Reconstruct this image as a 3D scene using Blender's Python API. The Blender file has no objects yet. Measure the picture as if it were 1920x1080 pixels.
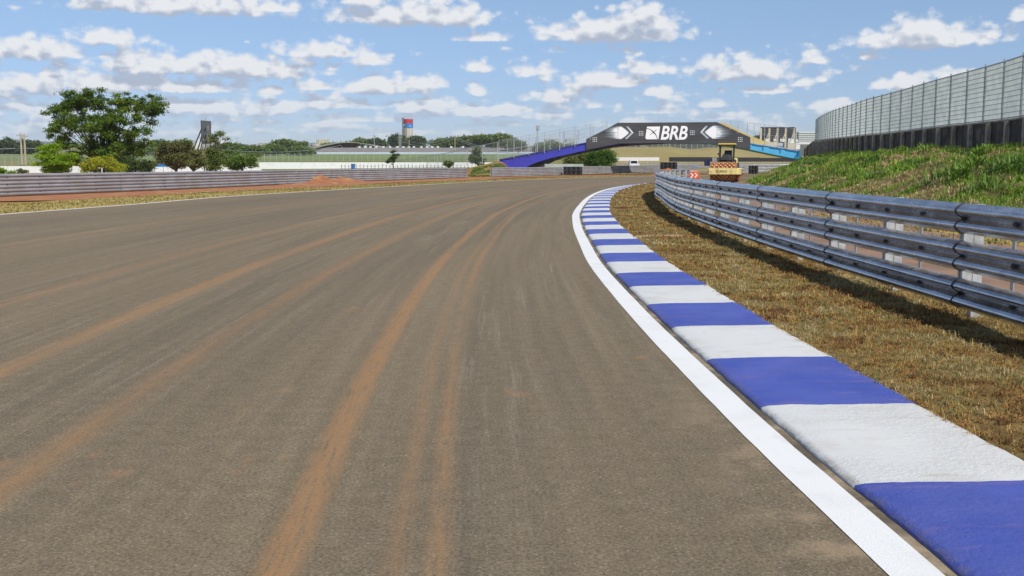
import bpy, math, random
import numpy as np
from mathutils import Vector, Matrix, noise as mnoise

# ------------------------------------------------------------ camera, sky, sun, exposure
scene = bpy.context.scene
COL = scene.collection
F, CAMH, PITCH = 2000.0, 1.5, math.atan(234 / 2000.0)
cam_d = bpy.data.cameras.new('camera')
cam = bpy.data.objects.new('camera', cam_d)
COL.objects.link(cam)
cam.location = (0, 0, CAMH)
cam.rotation_euler = (math.pi / 2 - PITCH, 0, 0)
cam_d.sensor_width = 36
cam_d.lens = F / 1920 * 36
cam_d.clip_start = 0.05
cam_d.clip_end = 20000
scene.camera = cam
scene.view_settings.view_transform = 'Standard'
scene.view_settings.look = 'None'
scene.view_settings.exposure = 0.0
scene.view_settings.gamma = 1
scene.view_settings.use_curve_mapping = False

SUN_AZ, SUN_EL = math.radians(146), math.radians(50.5)     # azimuth clockwise from +Y
sun_d = bpy.data.lights.new('sun', 'SUN')
sun_d.energy = 4.5
sun_d.angle = math.radians(0.53)
sun_d.color = (1.0, 0.955, 0.88)
sun = bpy.data.objects.new('sun', sun_d)
COL.objects.link(sun)
SD = Vector((math.sin(SUN_AZ) * math.cos(SUN_EL), math.cos(SUN_AZ) * math.cos(SUN_EL), math.sin(SUN_EL)))
sun.rotation_euler = SD.to_track_quat('Z', 'Y').to_euler()
sun.location = (60, -60, 90)


class NT:
    """tiny helper for node trees"""
    def __init__(self, tree):
        self.t = tree
        self.n = tree.nodes
        self.l = tree.links

    def new(self, typ, **kw):
        nd = self.n.new(typ)
        for k, v in kw.items():
            setattr(nd, k, v)
        return nd

    def put(self, sock, v):
        if v is None:
            return
        if hasattr(v, 'is_output') or hasattr(v, 'links'):
            self.l.new(v, sock)
        else:
            if sock.type == 'RGBA' and len(v) == 3:
                v = (*v, 1)
            sock.default_value = v

    def math(self, op, a, b=None, c=None, clamp=False):
        nd = self.new('ShaderNodeMath', operation=op, use_clamp=clamp)
        for i, v in enumerate((a, b, c)):
            self.put(nd.inputs[i], v)
        return nd.outputs[0]

    def vec(self, op, a, b=None, c=None):
        nd = self.new('ShaderNodeVectorMath', operation=op)
        for i, v in enumerate((a, b, c)):
            self.put(nd.inputs[i], v)
        return nd.outputs['Value' if op in ('LENGTH', 'DOT_PRODUCT', 'DISTANCE') else 'Vector']

    def noise(self, vec, scale, detail=4, rough=.5, dist=0, typ='FBM', norm=True, dim='3D'):
        nd = self.new('ShaderNodeTexNoise')
        nd.noise_dimensions = dim
        nd.noise_type = typ
        nd.normalize = norm
        self.put(nd.inputs['Vector'], vec)
        nd.inputs['Scale'].default_value = scale
        nd.inputs['Detail'].default_value = detail
        nd.inputs['Roughness'].default_value = rough
        nd.inputs['Distortion'].default_value = dist
        return nd.outputs[0]

    def ramp(self, fac, stops, interp='LINEAR'):
        nd = self.new('ShaderNodeValToRGB')
        cr = nd.color_ramp
        cr.interpolation = interp
        while len(cr.elements) < len(stops):
            cr.elements.new(0.5)
        for e, (p, c) in zip(cr.elements, stops):
            e.position = p
            e.color = (c, c, c, 1) if isinstance(c, (int, float)) else (*c, 1)
        self.put(nd.inputs[0], fac)
        return nd.outputs[0]

    def sstep(self, x, a, b):
        nd = self.new('ShaderNodeMapRange', interpolation_type='SMOOTHSTEP')
        self.put(nd.inputs[0], x)
        nd.inputs[1].default_value = a
        nd.inputs[2].default_value = b
        return nd.outputs[0]

    def mix(self, f, a, b, mode='MIX'):
        nd = self.new('ShaderNodeMix', data_type='RGBA', blend_type=mode)
        self.put(nd.inputs[0], f)
        self.put(nd.inputs[6], a)
        self.put(nd.inputs[7], b)
        return nd.outputs[2]

    def xyz(self, x, y, z=0.0):
        nd = self.new('ShaderNodeCombineXYZ')
        for i, v in enumerate((x, y, z)):
            self.put(nd.inputs[i], v)
        return nd.outputs[0]

    def sep(self, v):
        nd = self.new('ShaderNodeSeparateXYZ')
        self.put(nd.inputs[0], v)
        return nd.outputs


def ray(px, py):
    u = (px - 960) / F
    v = (540 - py) / F
    return Vector((u, v * math.sin(PITCH) + math.cos(PITCH), v * math.cos(PITCH) - math.sin(PITCH)))


def P(px, py, d):
    """world point seen at photo position (px, py) at forward distance d"""
    r = ray(px, py)
    t = d / r.y
    return Vector((r.x * t, d, CAMH + r.z * t))


def G(px, py, z=0.0):
    r = ray(px, py)
    t = (z - CAMH) / r.z
    return Vector((r.x * t, r.y * t, z))


def X(px, d):
    return P(px, 306, d).x


def Z(py, d):
    return P(960, py, d).z


def azel(px, py):
    r = ray(px, py)
    return math.atan2(r.x, r.y), math.atan2(r.z, math.hypot(r.x, r.y))


# clouds: centre x, base y, half width, height (photo pixels -> angles), strength
CLOUDS = [
    (350, 28, 230, 52, 1), (490, 24, 105, 26, .8), (200, 2, 90, 30, .6), (775, 50, 150, 62, 1), (870, 50, 60, 50, .9), (690, 12, 80, 36, .8),
    (1150, 80, 145, 56, 1.05), (1190, 66, 85, 58, 1), (1060, 78, 55, 30, .8), (1740, 90, 135, 50, 1), (1730, 80, 90, 52, 1), (1640, 84, 40, 30, .8),
    (200, 84, 68, 36, .9), (50, 112, 85, 44, 1), (110, 110, 50, 30, .8), (290, 140, 130, 46, 1), (480, 146, 115, 44, 1.05), (380, 142, 210, 44, 1), (610, 110, 95, 36, .9), (690, 122, 50, 28, .8),
    (895, 135, 34, 26, .8), (985, 145, 30, 30, .6), (1020, 143, 30, 26, .6), (1150, 165, 85, 38, 1), (1235, 180, 50, 22, .8),
    (1395, 150, 130, 46, 1), (1215, 140, 55, 32, .7), (1523, 120, 26, 22, .7), (1050, 195, 80, 34, .9), (1120, 204, 40, 18, .7),
    (715, 178, 100, 42, 1), (790, 168, 50, 28, .9), (600, 170, 60, 22, .8), (180, 172, 190, 44, .95), (360, 176, 110, 34, .95), (60, 176, 90, 44, .9), (890, 182, 24, 28, .7),
    (1340, 202, 46, 24, .8), (1695, 168, 65, 30, .9), (1640, 112, 36, 14, .5), (905, 78, 50, 16, .45), (1915, 38, 22, 26, .8), (1020, 226, 60, 22, .8), (1440, 176, 70, 16, .6),
    (560, 206, 150, 26, .8), (820, 205, 110, 22, .8), (400, 208, 120, 24, .7), (110, 210, 130, 24, .7), (960, 238, 90, 14, .6), (690, 230, 120, 16, .6), (1370, 226, 70, 16, .6), (1560, 206, 60, 22, .7),
    (1230, 214, 60, 14, .6), (480, 232, 120, 12, .5), (210, 236, 160, 12, .5), (1800, 150, 60, 20, .6), (1400, 245, 120, 10, .5),
]

world = bpy.data.worlds.new('World')
scene.world = world
world.cycles.sampling_method = 'MANUAL'
world.cycles.sample_map_resolution = 256
world.use_nodes = True
w = NT(world.node_tree)
w.n.clear()


def cloud_group():
    g = bpy.data.node_groups.new('cloud_field', 'ShaderNodeTree')
    g.interface.new_socket('P', in_out='INPUT', socket_type='NodeSocketVector')
    g.interface.new_socket('D', in_out='OUTPUT', socket_type='NodeSocketFloat')
    t = NT(g)
    gi = t.new('NodeGroupInput')
    go = t.new('NodeGroupOutput')
    p = gi.outputs[0]
    s = t.sep(p)
    # clouds near the horizon are far away: their billows look smaller
    q = t.xyz(t.math('MULTIPLY', s[0], 1.0), t.math('MULTIPLY', s[1], 1.35), 0.0)
    n1 = t.noise(q, 34, 2, .5, dim='2D')
    n2 = t.noise(q, 88, 4, .6, dim='2D')
    vor = t.new('ShaderNodeTexVoronoi', feature='F1', voronoi_dimensions='2D')
    t.put(vor.inputs['Vector'], t.vec('ADD', q, t.vec('SCALE', t.xyz(n1, n2), None)))
    vor.inputs['Scale'].default_value = 70
    for nd in g.nodes:
        if nd.type == 'VECT_MATH' and nd.operation == 'SCALE':
            nd.inputs['Scale'].default_value = 0.008
    bil = t.math('SUBTRACT', 0.5, vor.outputs['Distance'])
    acc = None
    for (cx, by, hw, hh, st) in CLOUDS:
        az, el = azel(cx, by - hh * .22)
        rx, ry = hw / 2000, hh * .80 / 2000
        v = t.vec('MULTIPLY_ADD', p, (1 / rx, 1 / ry, 0), (-az / rx, -el / ry, 0))
        v = t.vec('MAXIMUM', v, t.vec('MULTIPLY', v, (-1, -3.2, 0)))
        L = t.vec('LENGTH', v)
        e = t.math('MULTIPLY_ADD', L, -st, st)
        acc = e if acc is None else t.math('MAXIMUM', acc, e)
    # streets of small far clouds low over the horizon
    lq = t.xyz(t.math('MULTIPLY', s[0], 1.0), t.math('MULTIPLY', s[1], 4.2), 0.0)
    ln = t.noise(t.vec('ADD', lq, (5.3, 0.37, 0)), 13, 2, .55, dim='2D')
    low = t.math('SUBTRACT', t.math('MULTIPLY', ln, 3.0), t.math('ADD', 1.42, t.math('MULTIPLY', t.math('ABSOLUTE', t.math('SUBTRACT', s[1], .048)), 11)))
    low = t.math('ADD', low, t.math('MULTIPLY', s[0], -.5))
    acc = t.math('MAXIMUM', acc, low)
    # the rest of the sky, outside the photo's frame
    hn = t.noise(t.vec('MULTIPLY', p, (1, 1.6, 1)), 3.1, 1, .5, dim='2D')
    hi = t.math('ADD', t.math('MULTIPLY', hn, 3.2), t.math('MULTIPLY', t.sstep(s[1], .15, .22), 2.2))
    hi = t.math('SUBTRACT', hi, 4.15)
    out_az = t.sstep(t.math('ABSOLUTE', s[0]), .5, .62)
    hi2 = t.math('SUBTRACT', t.math('ADD', t.math('MULTIPLY', hn, 3.2), t.math('MULTIPLY', out_az, 2.2)), 4.15)
    acc = t.math('MAXIMUM', acc, t.math('MAXIMUM', hi, hi2))
    d = t.math('ADD', acc, t.math('MULTIPLY', t.math('SUBTRACT', n1, .5), .9))
    d = t.math('ADD', d, t.math('MULTIPLY', t.math('SUBTRACT', n2, .5), .72))
    d = t.math('ADD', d, t.math('MULTIPLY', bil, .55))
    d = t.math('SUBTRACT', d, .0)
    t.l.new(d, go.inputs[0])
    return g


cg = cloud_group()
tc = w.new('ShaderNodeTexCoord')
dv = w.sep(tc.outputs['Generated'])
az = w.math('ARCTAN2', dv[0], dv[1])
hyp = w.math('SQRT', w.math('ADD', w.math('MULTIPLY', dv[0], dv[0]), w.math('MULTIPLY', dv[1], dv[1])))
el = w.math('ARCTAN2', dv[2], hyp)
pp = w.xyz(az, el, 0.0)


def field(off):
    nd = w.new('ShaderNodeGroup')
    nd.node_tree = cg
    w.l.new(w.vec('ADD', pp, off) if off else pp, nd.inputs[0])
    return nd.outputs[0]


d0 = field(None)
d1 = field((0.0035, 0.0105, 0))
alpha = w.sstep(d0, -0.06, 0.50)
alpha = w.math('MULTIPLY', alpha, w.sstep(el, 0.004, 0.03))
rel = w.math('SUBTRACT', d0, d1)
lit = w.math('ADD', w.math('MULTIPLY', rel, .75), .86)
lit = w.math('SUBTRACT', lit, w.math('MULTIPLY', w.sstep(d1, 0.0, .80), .84), clamp=True)
ccol = w.mix(lit, (.43, .49, .61), (.85, .86, .88))
sky = w.new('ShaderNodeTexSky', sky_type='NISHITA')
sky.sun_disc = False
sky.sun_elevation = SUN_EL
sky.sun_rotation = SUN_AZ
sky.altitude = 1100
sky.air_density = 1.0
sky.dust_density = 0.35
sky.ozone_density = 2.2
SKYS = 0.10
# thin cloud melts into the blue low down
haz = w.math('SUBTRACT', 1.0, w.math('MULTIPLY', w.math('SUBTRACT', 1.0, w.sstep(el, 0.0, 0.075)), .62))
alpha = w.math('MULTIPLY', alpha, haz)
alpha = w.math('MULTIPLY', alpha, .96)
cc = w.vec('SCALE', ccol)
for nd in w.n:
    if nd.type == 'VECT_MATH' and nd.operation == 'SCALE':
        nd.inputs['Scale'].default_value = 1 / SKYS
skyc = w.mix(1.0, sky.outputs[0], w.mix(w.sstep(el, 0.0, .2), (.66, .75, 1.04), (1.06, 1.08, 1.14)), 'MULTIPLY')
final = w.mix(alpha, skyc, cc)
bg = w.new('ShaderNodeBackground')
w.l.new(final, bg.inputs[0])
bg.inputs[1].default_value = SKYS
wo = w.new('ShaderNodeOutputWorld')
w.l.new(bg.outputs[0], wo.inputs[0])

# ------------------------------------------------------------ mesh helpers
rng = np.random.default_rng(7)


def tag(o, label=None, cat=None, group=None, kind=None):
    if label: o['label'] = label
    if cat: o['category'] = cat
    if group: o['group'] = group
    if kind: o['kind'] = kind
    return o


def empty(name, loc, label, cat, group=None):
    o = bpy.data.objects.new(name, None)
    COL.objects.link(o)
    o.location = loc
    o.empty_display_size = .3
    return tag(o, label, cat, group)


def copy_tree(o, parent=None):
    c = o.copy()
    COL.objects.link(c)
    c.parent = parent
    for ch in list(o.children):
        copy_tree(ch, c)
    return c


def wloc(o):
    v = Vector((0, 0, 0))
    while o is not None:
        v += Vector(o.location)
        o = o.parent
    return v


class MB:
    def __init__(self):
        self.v, self.f, self.m, self.uv = [], [], [], {}

    def add(self, vs, fs, m=0):
        b = len(self.v)
        self.v.extend([tuple(x) for x in vs])
        for f in fs:
            self.f.append([i + b for i in f])
            self.m.append(m)
        return self

    def box(self, c, s, rz=0, m=0, taper=1.0):
        x, y, z = s[0] / 2, s[1] / 2, s[2] / 2
        R = Matrix.Rotation(rz, 3, 'Z')
        vs = []
        for dz in (-1, 1):
            k = taper if dz > 0 else 1
            for dx, dy in ((-1, -1), (1, -1), (1, 1), (-1, 1)):
                vs.append(R @ Vector((dx * x * k, dy * y * k, dz * z)) + Vector(c))
        return self.add(vs, [(3, 2, 1, 0), (4, 5, 6, 7), (0, 1, 5, 4), (1, 2, 6, 5), (2, 3, 7, 6), (3, 0, 4, 7)], m)

    def bar(self, a, b, wd, ht=None, m=0):
        """square bar from a to b"""
        a, b = Vector(a), Vector(b)
        ht = ht or wd
        d = (b - a).normalized()
        up = Vector((0, 0, 1)) if abs(d.z) < .95 else Vector((0, 1, 0))
        s = d.cross(up).normalized() * wd / 2
        t = s.normalized().cross(d) * ht / 2
        vs = [a - s - t, a + s - t, a + s + t, a - s + t, b - s - t, b + s - t, b + s + t, b - s + t]
        return self.add(vs, [(0, 1, 2, 3), (7, 6, 5, 4), (4, 5, 1, 0), (5, 6, 2, 1), (6, 7, 3, 2), (7, 4, 0, 3)], m)

    def tube(self, pts, rad, n=6, m=0, cap=True):
        pts = [Vector(p) for p in pts]
        if not hasattr(rad, '__len__'):
            rad = [rad] * len(pts)
        vs, fs = [], []
        for i, p in enumerate(pts):
            d = (pts[min(i + 1, len(pts) - 1)] - pts[max(i - 1, 0)]).normalized()
            ref = Vector((0, 0, 1)) if abs(d.z) < .9 else Vector((0, 1, 0))
            s = d.cross(ref).normalized()
            t = d.cross(s).normalized()
            for k in range(n):
                a = 2 * math.pi * k / n
                vs.append(p + (s * math.cos(a) + t * math.sin(a)) * rad[i])
        for i in range(len(pts) - 1):
            for k in range(n):
                k2 = (k + 1) % n
                fs.append((i * n + k, i * n + k2, (i + 1) * n + k2, (i + 1) * n + k))
        if cap:
            fs.append(tuple(range(n))[::-1])
            fs.append(tuple((len(pts) - 1) * n + k for k in range(n)))
        return self.add(vs, fs, m)

    def lathe(self, prof, c, n=24, m=0, axis='Z'):
        vs, fs = [], []
        for (r, z) in prof:
            for k in range(n):
                a = 2 * math.pi * k / n
                if axis == 'Z':
                    vs.append(Vector((r * math.cos(a), r * math.sin(a), z)) + Vector(c))
                elif axis == 'X':
                    vs.append(Vector((z, r * math.cos(a), r * math.sin(a))) + Vector(c))
                else:
                    vs.append(Vector((r * math.cos(a), z, r * math.sin(a))) + Vector(c))
        for i in range(len(prof) - 1):
            for k in range(n):
                k2 = (k + 1) % n
                fs.append((i * n + k, i * n + k2, (i + 1) * n + k2, (i + 1) * n + k))
        fs.append(tuple(range(n))[::-1])
        fs.append(tuple((len(prof) - 1) * n + k for k in range(n)))
        return self.add(vs, fs, m)

    def prism(self, poly, y0, y1, m=0):
        """poly: list of (x, z); extruded along y"""
        n = len(poly)
        vs = [(x, y0, z) for x, z in poly] + [(x, y1, z) for x, z in poly]
        fs = [tuple(range(n)), tuple(range(2 * n - 1, n - 1, -1))]
        for i in range(n):
            j = (i + 1) % n
            fs.append((j, i, i + n, j + n))
        return self.add(vs, fs, m)

    def build(self, name, mats, parent=None, world=True, smooth=False, bevel=0.0):
        v = self.v
        me = bpy.data.meshes.new(name)
        if parent is not None and world:
            o = wloc(parent)
            v = [(x - o.x, y - o.y, z - o.z) for x, y, z in v]
        me.from_pydata(v, [], self.f)
        for mt in (mats if isinstance(mats, (list, tuple)) else [mats]):
            me.materials.append(mt)
        me.polygons.foreach_set('material_index', self.m)
        if smooth:
            me.polygons.foreach_set('use_smooth', [True] * len(self.f))
        me.update()
        ob = bpy.data.objects.new(name, me)
        COL.objects.link(ob)
        if bevel:
            bv = ob.modifiers.new('bevel', 'BEVEL')
            bv.width = bevel
            bv.segments = 2
            bv.limit_method = 'ANGLE'
        if parent is not None:
            ob.parent = parent
        return ob


def np_mesh(name, verts, faces, mat, cols=None, smooth=False, parent=None, uv=None):
    """verts (N,3), faces (M,k) of equal size; cols per vertex"""
    verts = np.asarray(verts, dtype=np.float32)
    faces = np.asarray(faces, dtype=np.int32)
    if parent is not None:
        verts = verts - np.array(wloc(parent), dtype=np.float32)
    me = bpy.data.meshes.new(name)
    k = faces.shape[1]
    me.vertices.add(len(verts))
    me.vertices.foreach_set('co', verts.ravel())
    me.loops.add(faces.size)
    me.loops.foreach_set('vertex_index', faces.ravel())
    me.polygons.add(len(faces))
    me.polygons.foreach_set('loop_start', np.arange(0, faces.size, k, dtype=np.int32))
    me.polygons.foreach_set('loop_total', np.full(len(faces), k, dtype=np.int32))
    if smooth:
        me.polygons.foreach_set('use_smooth', np.ones(len(faces), dtype=bool))
    me.update(calc_edges=True)
    if cols is not None:
        ca = me.color_attributes.new('tint', 'FLOAT_COLOR', 'POINT')
        c = np.ones((len(verts), 4), dtype=np.float32)
        c[:, :3] = cols
        ca.data.foreach_set('color', c.ravel())
    if uv is not None:
        ul = me.uv_layers.new(name='UVMap')
        ul.data.foreach_set('uv', np.asarray(uv, dtype=np.float32)[faces.ravel()].ravel())
    me.materials.append(mat)
    ob = bpy.data.objects.new(name, me)
    COL.objects.link(ob)
    if parent is not None:
        ob.parent = parent
    return ob


# value noise on arrays (for terrain and scattering)
_perm = rng.random((256, 256))


def vnoise(x, y):
    x = np.asarray(x, dtype=float)
    y = np.asarray(y, dtype=float)
    xi, yi = np.floor(x).astype(int), np.floor(y).astype(int)
    fx, fy = x - xi, y - yi
    fx, fy = fx * fx * (3 - 2 * fx), fy * fy * (3 - 2 * fy)
    g = lambda a, b: _perm[a % 256, b % 256]
    return (g(xi, yi) * (1 - fx) + g(xi + 1, yi) * fx) * (1 - fy) + (g(xi, yi + 1) * (1 - fx) + g(xi + 1, yi + 1) * fx) * fy


def fbm(x, y, o=4):
    s, a, t = 0, 1, 0
    for i in range(o):
        s = s + a * vnoise(x * 2 ** i + i * 17.3, y * 2 ** i + i * 9.1)
        t += a
        a *= .5
    return s / t


# ------------------------------------------------------------ materials
def mat_new(name):
    m = bpy.data.materials.new(name)
    m.use_nodes = True
    t = NT(m.node_tree)
    b = t.n.get('Principled BSDF')
    return m, t, b


def surf(name, c1, c2=None, scale=4.0, rough=.8, metal=0.0, bump=0.0, bscale=None, spec=.5, detail=5, lo=.35, hi=.65, stretch=(1, 1, 1), c3=None, scale3=.7, coat=0):
    m, t, b = mat_new(name)
    tc_ = t.new('ShaderNodeTexCoord').outputs['Object']
    v = t.vec('MULTIPLY', tc_, stretch)
    c = c1
    if c2 is not None:
        n = t.noise(v, scale, detail, .6)
        c = t.mix(t.sstep(n, lo, hi), c1, c2)
    if c3 is not None:
        n3 = t.noise(t.vec('ADD', v, (13.1, 4.2, 7.7)), scale3, 4, .6)
        c = t.mix(t.sstep(n3, .5, .68), c, c3)
    t.put(b.inputs['Base Color'], c)
    b.inputs['Roughness'].default_value = rough
    b.inputs['Metallic'].default_value = metal
    b.inputs['Specular IOR Level'].default_value = spec
    b.inputs['Coat Weight'].default_value = coat
    if bump:
        bn = t.new('ShaderNodeBump')
        bn.inputs['Strength'].default_value = 1
        bn.inputs['Distance'].default_value = bump
        t.l.new(t.noise(v, bscale or scale * 3, 4, .6), bn.inputs['Height'])
        t.l.new(bn.outputs[0], b.inputs['Normal'])
    return m


def leafmat(name, trans=.35, rough=.75):
    m, t, b = mat_new(name)
    at = t.new('ShaderNodeAttribute', attribute_name='tint')
    t.l.new(at.outputs['Color'], b.inputs['Base Color'])
    b.inputs['Roughness'].default_value = rough
    b.inputs['Specular IOR Level'].default_value = .25
    tr = t.new('ShaderNodeBsdfTranslucent')
    t.l.new(t.mix(1.0, at.outputs['Color'], (1.1, 1.2, .6), 'MULTIPLY'), tr.inputs[0])
    mx = t.new('ShaderNodeMixShader')
    mx.inputs[0].default_value = trans
    t.l.new(b.outputs[0], mx.inputs[1])
    t.l.new(tr.outputs[0], mx.inputs[2])
    t.l.new(mx.outputs[0], t.n['Material Output'].inputs[0])
    return m


M = {}
M['leaf'] = leafmat('leaves')
M['blade'] = leafmat('grass_blades', .25)
M['bark'] = surf('bark', (.16, .12, .085), (.08, .06, .045), 6, .9, bump=.02)
M['white'] = surf('white_paint', (.74, .75, .74), (.60, .60, .57), 1.3, .6, lo=.5, hi=.8)
M['concrete'] = surf('concrete', (.36, .35, .31), (.24, .23, .20), 1.6, .85, bump=.004)
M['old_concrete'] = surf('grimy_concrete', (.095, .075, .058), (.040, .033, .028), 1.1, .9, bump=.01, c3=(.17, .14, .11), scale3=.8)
M['pillar'] = surf('pillar_concrete', (.44, .39, .31), (.26, .23, .18), 2.2, .9, bump=.008, c3=(.30, .22, .12), scale3=.7)
M['soil'] = surf('red_soil', (.40, .15, .055), (.27, .105, .045), 1.3, .95, bump=.05, bscale=6, c3=(.36, .24, .10), scale3=.9)
M['galv_far'] = surf('galvanised_far', (.36, .365, .38), (.28, .28, .29), .9, .5, .3, stretch=(1, 1, 3), c3=(.29, .27, .26), scale3=.35)
M['galv_lite'] = surf('galvanised_light', (.50, .51, .52), (.38, .39, .40), 2.5, .45, .3)
M['galv_white'] = surf('galvanised_bright', (.56, .57, .56), (.38, .39, .39), 9, .5, .2)
M['fence_grey'] = surf('fence_grey', (.60, .66, .66), (.50, .56, .56), 1.5, .5, .1)
M['fence_post'] = surf('fence_post_grey', (.36, .41, .42), (.28, .32, .33), 1.5, .5, .2)
M['blue'] = surf('blue_paint', (.048, .050, .43), (.035, .038, .34), 1.2, .5, lo=.4, hi=.8)
M['cyan'] = surf('cyan_paint', (.09, .47, .78), (.08, .40, .68), 1.2, .5, lo=.4, hi=.8)
M['blue_dk'] = surf('blue_paint_bracket', (.03, .03, .22), None, 1, .5)
M['yellow_wall'] = surf('yellow_paint', (.75, .47, .10), (.62, .40, .14), 1.5, .6)
M['black'] = surf('black_rubber', (.014, .014, .016), (.03, .03, .032), 4, .7)
M['dark'] = surf('dark_metal', (.03, .033, .036), (.05, .052, .055), 5, .5)
M['banner'] = surf('dark_banner_vinyl', (.052, .052, .055), (.075, .075, .08), .5, .5, stretch=(.3, 1, 3))
M['white_print'] = surf('white_print', (.90, .91, .92), None, 1, .5)
M['pale_print'] = surf('pale_blue_print', (.46, .53, .58), None, 1, .5)
M['rust'] = surf('rusty_mud_steel', (.42, .17, .055), (.22, .075, .025), 3.5, .8, bump=.01, c3=(.55, .30, .14), scale3=3)
M['rolleryellow'] = surf('faded_yellow_paint', (.88, .76, .28), (.80, .68, .30), 2, .5, c3=(.55, .38, .16), scale3=3)
M['canopyyellow'] = surf('bright_yellow_paint', (.80, .56, .05), (.70, .48, .05), 2, .4)
M['orange'] = surf('orange_plastic', (.80, .14, .02), (.72, .11, .02), 3, .45)
M['glass'] = surf('dark_glass', (.02, .025, .03), None, 1, .1)
M['red'] = surf('red_paint', (.55, .03, .045), (.45, .03, .05), 1, .5)
M['tblue'] = surf('tower_blue_paint', (.03, .17, .50), (.04, .22, .55), .6, .5)
M['beige'] = surf('beige_wall', (.62, .57, .44), (.52, .47, .36), .25, .8)
M['roofgrey'] = surf('weathered_roof', (.24, .21, .19), (.18, .16, .145), .25, .8, stretch=(1, 1, 3))
M['rooflite'] = surf('pale_roof', (.36, .34, .27), (.27, .25, .20), .15, .8)
M['redbrown'] = surf('red_brown_steel', (.14, .055, .045), (.08, .04, .035), .8, .8)
M['paleblue'] = surf('pale_blue_wall', (.55, .62, .72), (.48, .55, .65), .4, .7)
M['wood'] = surf('pole_wood', (.46, .40, .29), (.34, .29, .21), 2, .85)
M['tarp'] = surf('blue_plastic_sheet', (.07, .22, .60), (.10, .30, .68), 2, .4, bump=.03)
M['signgrey'] = surf('billboard_grey', (.085, .095, .115), (.12, .125, .13), .6, .5)

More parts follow.
